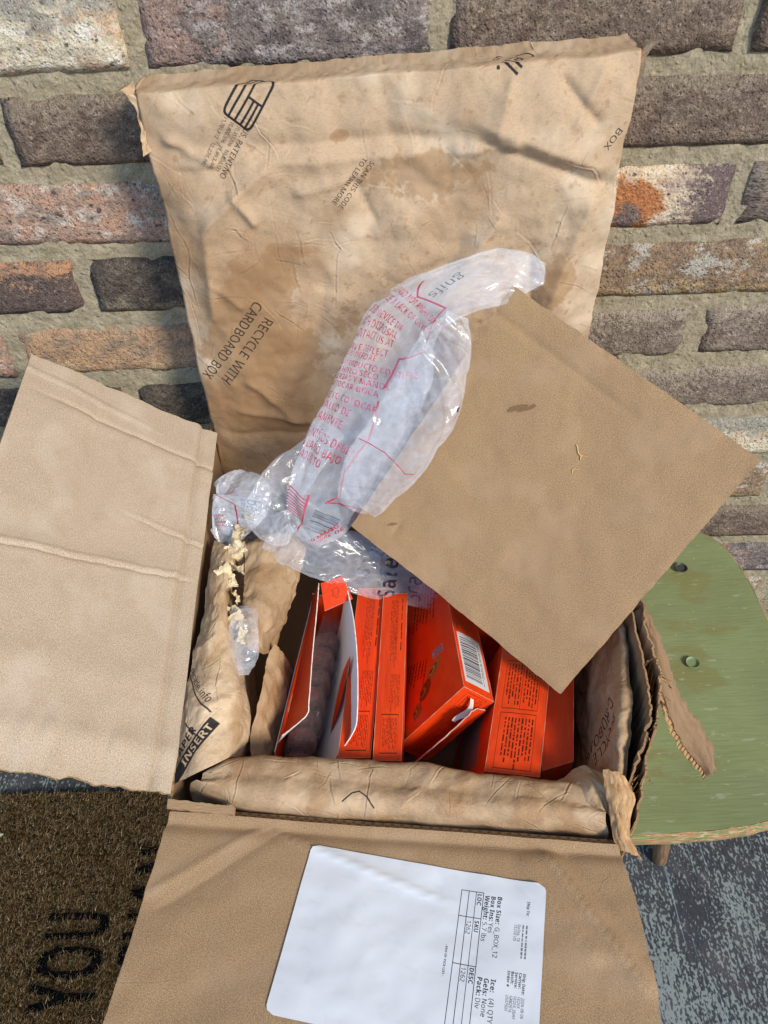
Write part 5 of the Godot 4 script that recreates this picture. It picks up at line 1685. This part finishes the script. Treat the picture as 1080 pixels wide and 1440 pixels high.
func open_carton() -> void:
	var t := thing("opened_carton", "orange carton torn open, showing its white inside and a bag of snacks", "carton", Vector3.ZERO, "orange snack cartons in the box")
	var white := mat("white_card", Color(0.88, 0.87, 0.86), 0.7, null, null, 0.0, 0.4)
	var edge := mat("card_edge", Color(0.90, 0.86, 0.82), 0.9)
	var orange := card_mat(tx.carton_side_plain)
	var n := noise(98, 1.0, 3)
	# left panel: leans in at the top, its upper edge torn
	part("torn_panel", board(60, 20, func(u, v):
		var top := mm([-68, 603, 236, -69, 601, 270, -71, 600, 320, -72, 600, 369, -75, 592, 380, -98, 573, 388])
		var low := mm([-80, 552, 216, -84, 552, 260, -90, 553, 310, -96, 555, 355, -99, 556, 375, -104, 556, 386])
		var p := line_at(top, u).lerp(line_at(low, u), v)
		p.y += 0.0012 * n.get_noise_1d(u * 50) * (1 - v)
		return p, 0.0009), [white, orange, edge], t)
	part("side_panel", board(30, 14, func(u, v): return Vector3(lerpf(-0.080, -0.106, u) - 0.004 * v, lerpf(lerpf(0.552, 0.556, u), 0.458, v), lerpf(0.216, 0.394, u)), 0.0009), [orange, white, edge], t)
	# right panel: bowed outwards, white inside; a window is torn in it
	part("bowed_panel", board(60, 24, func(u, v):
		var top := mm([-41, 602, 236, -33, 602, 280, -29, 602, 329, -29, 596, 379, -33, 586, 394, -50, 568, 409])
		var p := line_at(top, u)
		var low := Vector3(lerpf(-0.068, -0.094, u), 0.470, lerpf(0.236, 0.410, u))
		p.y += 0.0016 * n.get_noise_1d(u * 40 + 9) * (1 - v)
		return p.lerp(low, v) + Vector3(0.004 * sin(v * PI), 0, 0), 0.0009), [orange, white, edge], t)
	part("printed_window", grid(14, 20, func(u, v):
		var y := lerpf(0.592, 0.515, v)
		var z := lerpf(0.318, 0.360, v) + lerpf(-0.016, 0.010, u) * sin(clampf(v * 1.05 + 0.02, 0, 1) * PI)
		return Vector3(-0.0345 - 0.32 * (0.597 - y), y, z)), card_mat(tx.carton_side), t)
	part("back_panel", board(10, 14, func(u, v): return Vector3(lerpf(-0.078, -0.044, u), lerpf(0.575, 0.458, v), 0.226 + 0.004 * sin(u * PI)), 0.0009), [white, orange, edge], t)
	part("carton_floor", board(4, 4, func(u, v): return Vector3(lerpf(-0.108, -0.050, u), 0.4575, lerpf(0.226, 0.41, v)), 0.0009), [white, orange, edge], t)
	# the little end tab standing up at the back
	part("end_tab", board(10, 10, func(u, v): return Vector3(-0.066, 0.605, 0.238).lerp(Vector3(-0.044, 0.610, 0.234), u) + Vector3(0.004 * v + 0.006 * u * v, -0.012 * v, 0.026 * v * (1.0 - 0.25 * u)), 0.0009), [white, card_mat(tx.carton_tab), edge], t)
	# inside: brown-pink snacks in a clear bag
	var b := thing("snack_bag", "clear plastic bag of brown snacks inside the opened carton", "bag")
	var meat_t := tex(paint(256, 256, Color(0.40, 0.17, 0.12), [[fld(256, 256, 5, 5, 5, 971), 0.45, 0.75, Color(0.55, 0.28, 0.20), 0.7], [fld(256, 256, 20, 20, 3, 972), 0.6, 0.8, Color(0.24, 0.09, 0.06), 0.7]]))
	var meat := mat("baked_snack", Color(1, 1, 1), 0.5, meat_t, tx.crease, 0.1, 0.5)
	for k in 7:
		var c := Vector3(-0.066 - 0.004 * k, 0.528 + 0.006 * (k % 2) - 0.003 * k, 0.262 + 0.021 * k)
		part("snack_piece", grid(24, 16, func(u, v):
			var d := Vector3(cos(u * TAU) * sin(v * PI), cos(v * PI), sin(u * TAU) * sin(v * PI))
			return c + Vector3(signf(d.x) * pow(absf(d.x), 0.7) * 0.014, signf(d.y) * pow(absf(d.y), 0.7) * 0.020, signf(d.z) * pow(absf(d.z), 0.7) * 0.012) * (1.0 + 0.08 * rough_noise.get_noise_3d(d.x * 2 + k, d.y * 2, d.z * 2))), meat, b)
	part("film", bag([-58, 560, 246, 8, -60, 562, 275, 12, -66, 560, 310, 14, -72, 554, 345, 15, -82, 548, 378, 14, -90, 540, 402, 8], 0.8, Vector3(0.2, 0.95, 0.1), 0.0040, 0.028, 15.0), film_mat(film_picture(func(_im): pass, 981, 0.03)), b)

# ---------------------------------------------------------------- small things at the edge of the picture
func small_things() -> void:
	var pot := thing("plant_pot", "pale blue glazed pot cut off by the picture edge, behind the door mat", "pot", Vector3(-0.727, 0, 0.118))
	var m := mat("blue_glaze", Color(0.62, 0.75, 0.82), 0.25, null, null, 0.0, 0.5)
	part("body", grid(40, 14, func(u, v):
		var prof := [Vector2(0.062, 0.0), Vector2(0.066, 0.004), Vector2(0.082, 0.06), Vector2(0.090, 0.12), Vector2(0.094, 0.128), Vector2(0.094, 0.140), Vector2(0.088, 0.142), Vector2(0.084, 0.136), Vector2(0.082, 0.118)]
		var x: float = v * (prof.size() - 1)
		var i: int = min(int(x), prof.size() - 2)
		var p: Vector2 = prof[i].lerp(prof[i + 1], x - i)
		return Vector3(cos(u * TAU) * p.x, p.y, sin(u * TAU) * p.x)), m, pot)
	part("soil", grid(20, 4, func(u, v): return Vector3(cos(u * TAU) * 0.083 * v, 0.118 + 0.003 * rough_noise.get_noise_2d(u * 9, v * 4), sin(u * TAU) * 0.083 * v), null, null, true), mat("soil", Color(0.16, 0.11, 0.08), 1.0, null, tx.grit, 0.3), pot)
	var leaf := part("dry_leaf", grid(14, 10, func(u, v):
		var a: float = u * PI
		var w: float = 0.013 * sin(a) * (v * 2 - 1)
		return Vector3(-0.655 + 0.052 * u, 0.0255 + 0.004 * sin(a) - 0.004 * absf(v * 2 - 1) + 0.002 * sin(u * 7), 0.238 + w - 0.006 * u), null, null, true), mat("dry_leaf", Color(0.55, 0.55, 0.44), 0.7), self)
	meta(leaf, "dry grey-green leaf lying on the door mat by the picture edge", "leaf")

func _ready() -> void:
	var cam := Camera3D.new()
	cam.name = "camera"
	cam.position = Vector3(0, 1.20, 0.74)
	cam.rotation_degrees = Vector3(-44.7, 0, -1.8)
	cam.fov = 67.28
	cam.near = 0.02
	cam.far = 200.0
	add_child(cam)
	var env := Environment.new()
	env.background_mode = Environment.BG_SKY
	var sky := Sky.new()
	var sm := ProceduralSkyMaterial.new()
	sm.sky_top_color = Color(0.52, 0.67, 0.88)
	sm.sky_horizon_color = Color(0.80, 0.87, 0.94)
	sm.sky_curve = 0.12
	sm.ground_bottom_color = Color(0.5, 0.5, 0.46)
	sm.ground_horizon_color = Color(0.75, 0.76, 0.75)
	sm.sun_angle_max = 20.0
	sm.sky_energy_multiplier = 1.1
	sky.sky_material = sm
	env.sky = sky
	env.tonemap_mode = Environment.TONE_MAPPER_LINEAR
	env.tonemap_exposure = 1.5
	env.sdfgi_enabled = true
	env.ssao_enabled = true
	env.ssil_enabled = true
	var we := WorldEnvironment.new()
	we.name = "daylight"
	we.environment = env
	add_child(we)
	var sun := DirectionalLight3D.new()
	sun.name = "sun"
	sun.light_energy = 0.85
	sun.light_angular_distance = 14.0
	sun.light_color = Color(1.0, 0.968, 0.918)
	sun.shadow_enabled = true
	add_child(sun)
	sun.look_at_from_position(Vector3(0.56, 0.54, 0.63), Vector3.ZERO)

	shared_pictures()
	tx.carton_side_plain = tex(paint(256, 256, ORANGE, [[fld(256, 256, 4, 5, 3, 955), 0.4, 0.8, Color(0.92, 0.28, 0.08), 0.6], [fld(256, 256, 7, 90, 2, 956), 0.78, 0.9, Color(0.95, 0.45, 0.25), 0.3]]))
	ground()
	brick_wall()
	chair()
	door_mat()
	back_pad()
	delivery_box()
	liners()
	cartons()
	open_carton()
	ice_packs()
	loose_board()
	small_things()
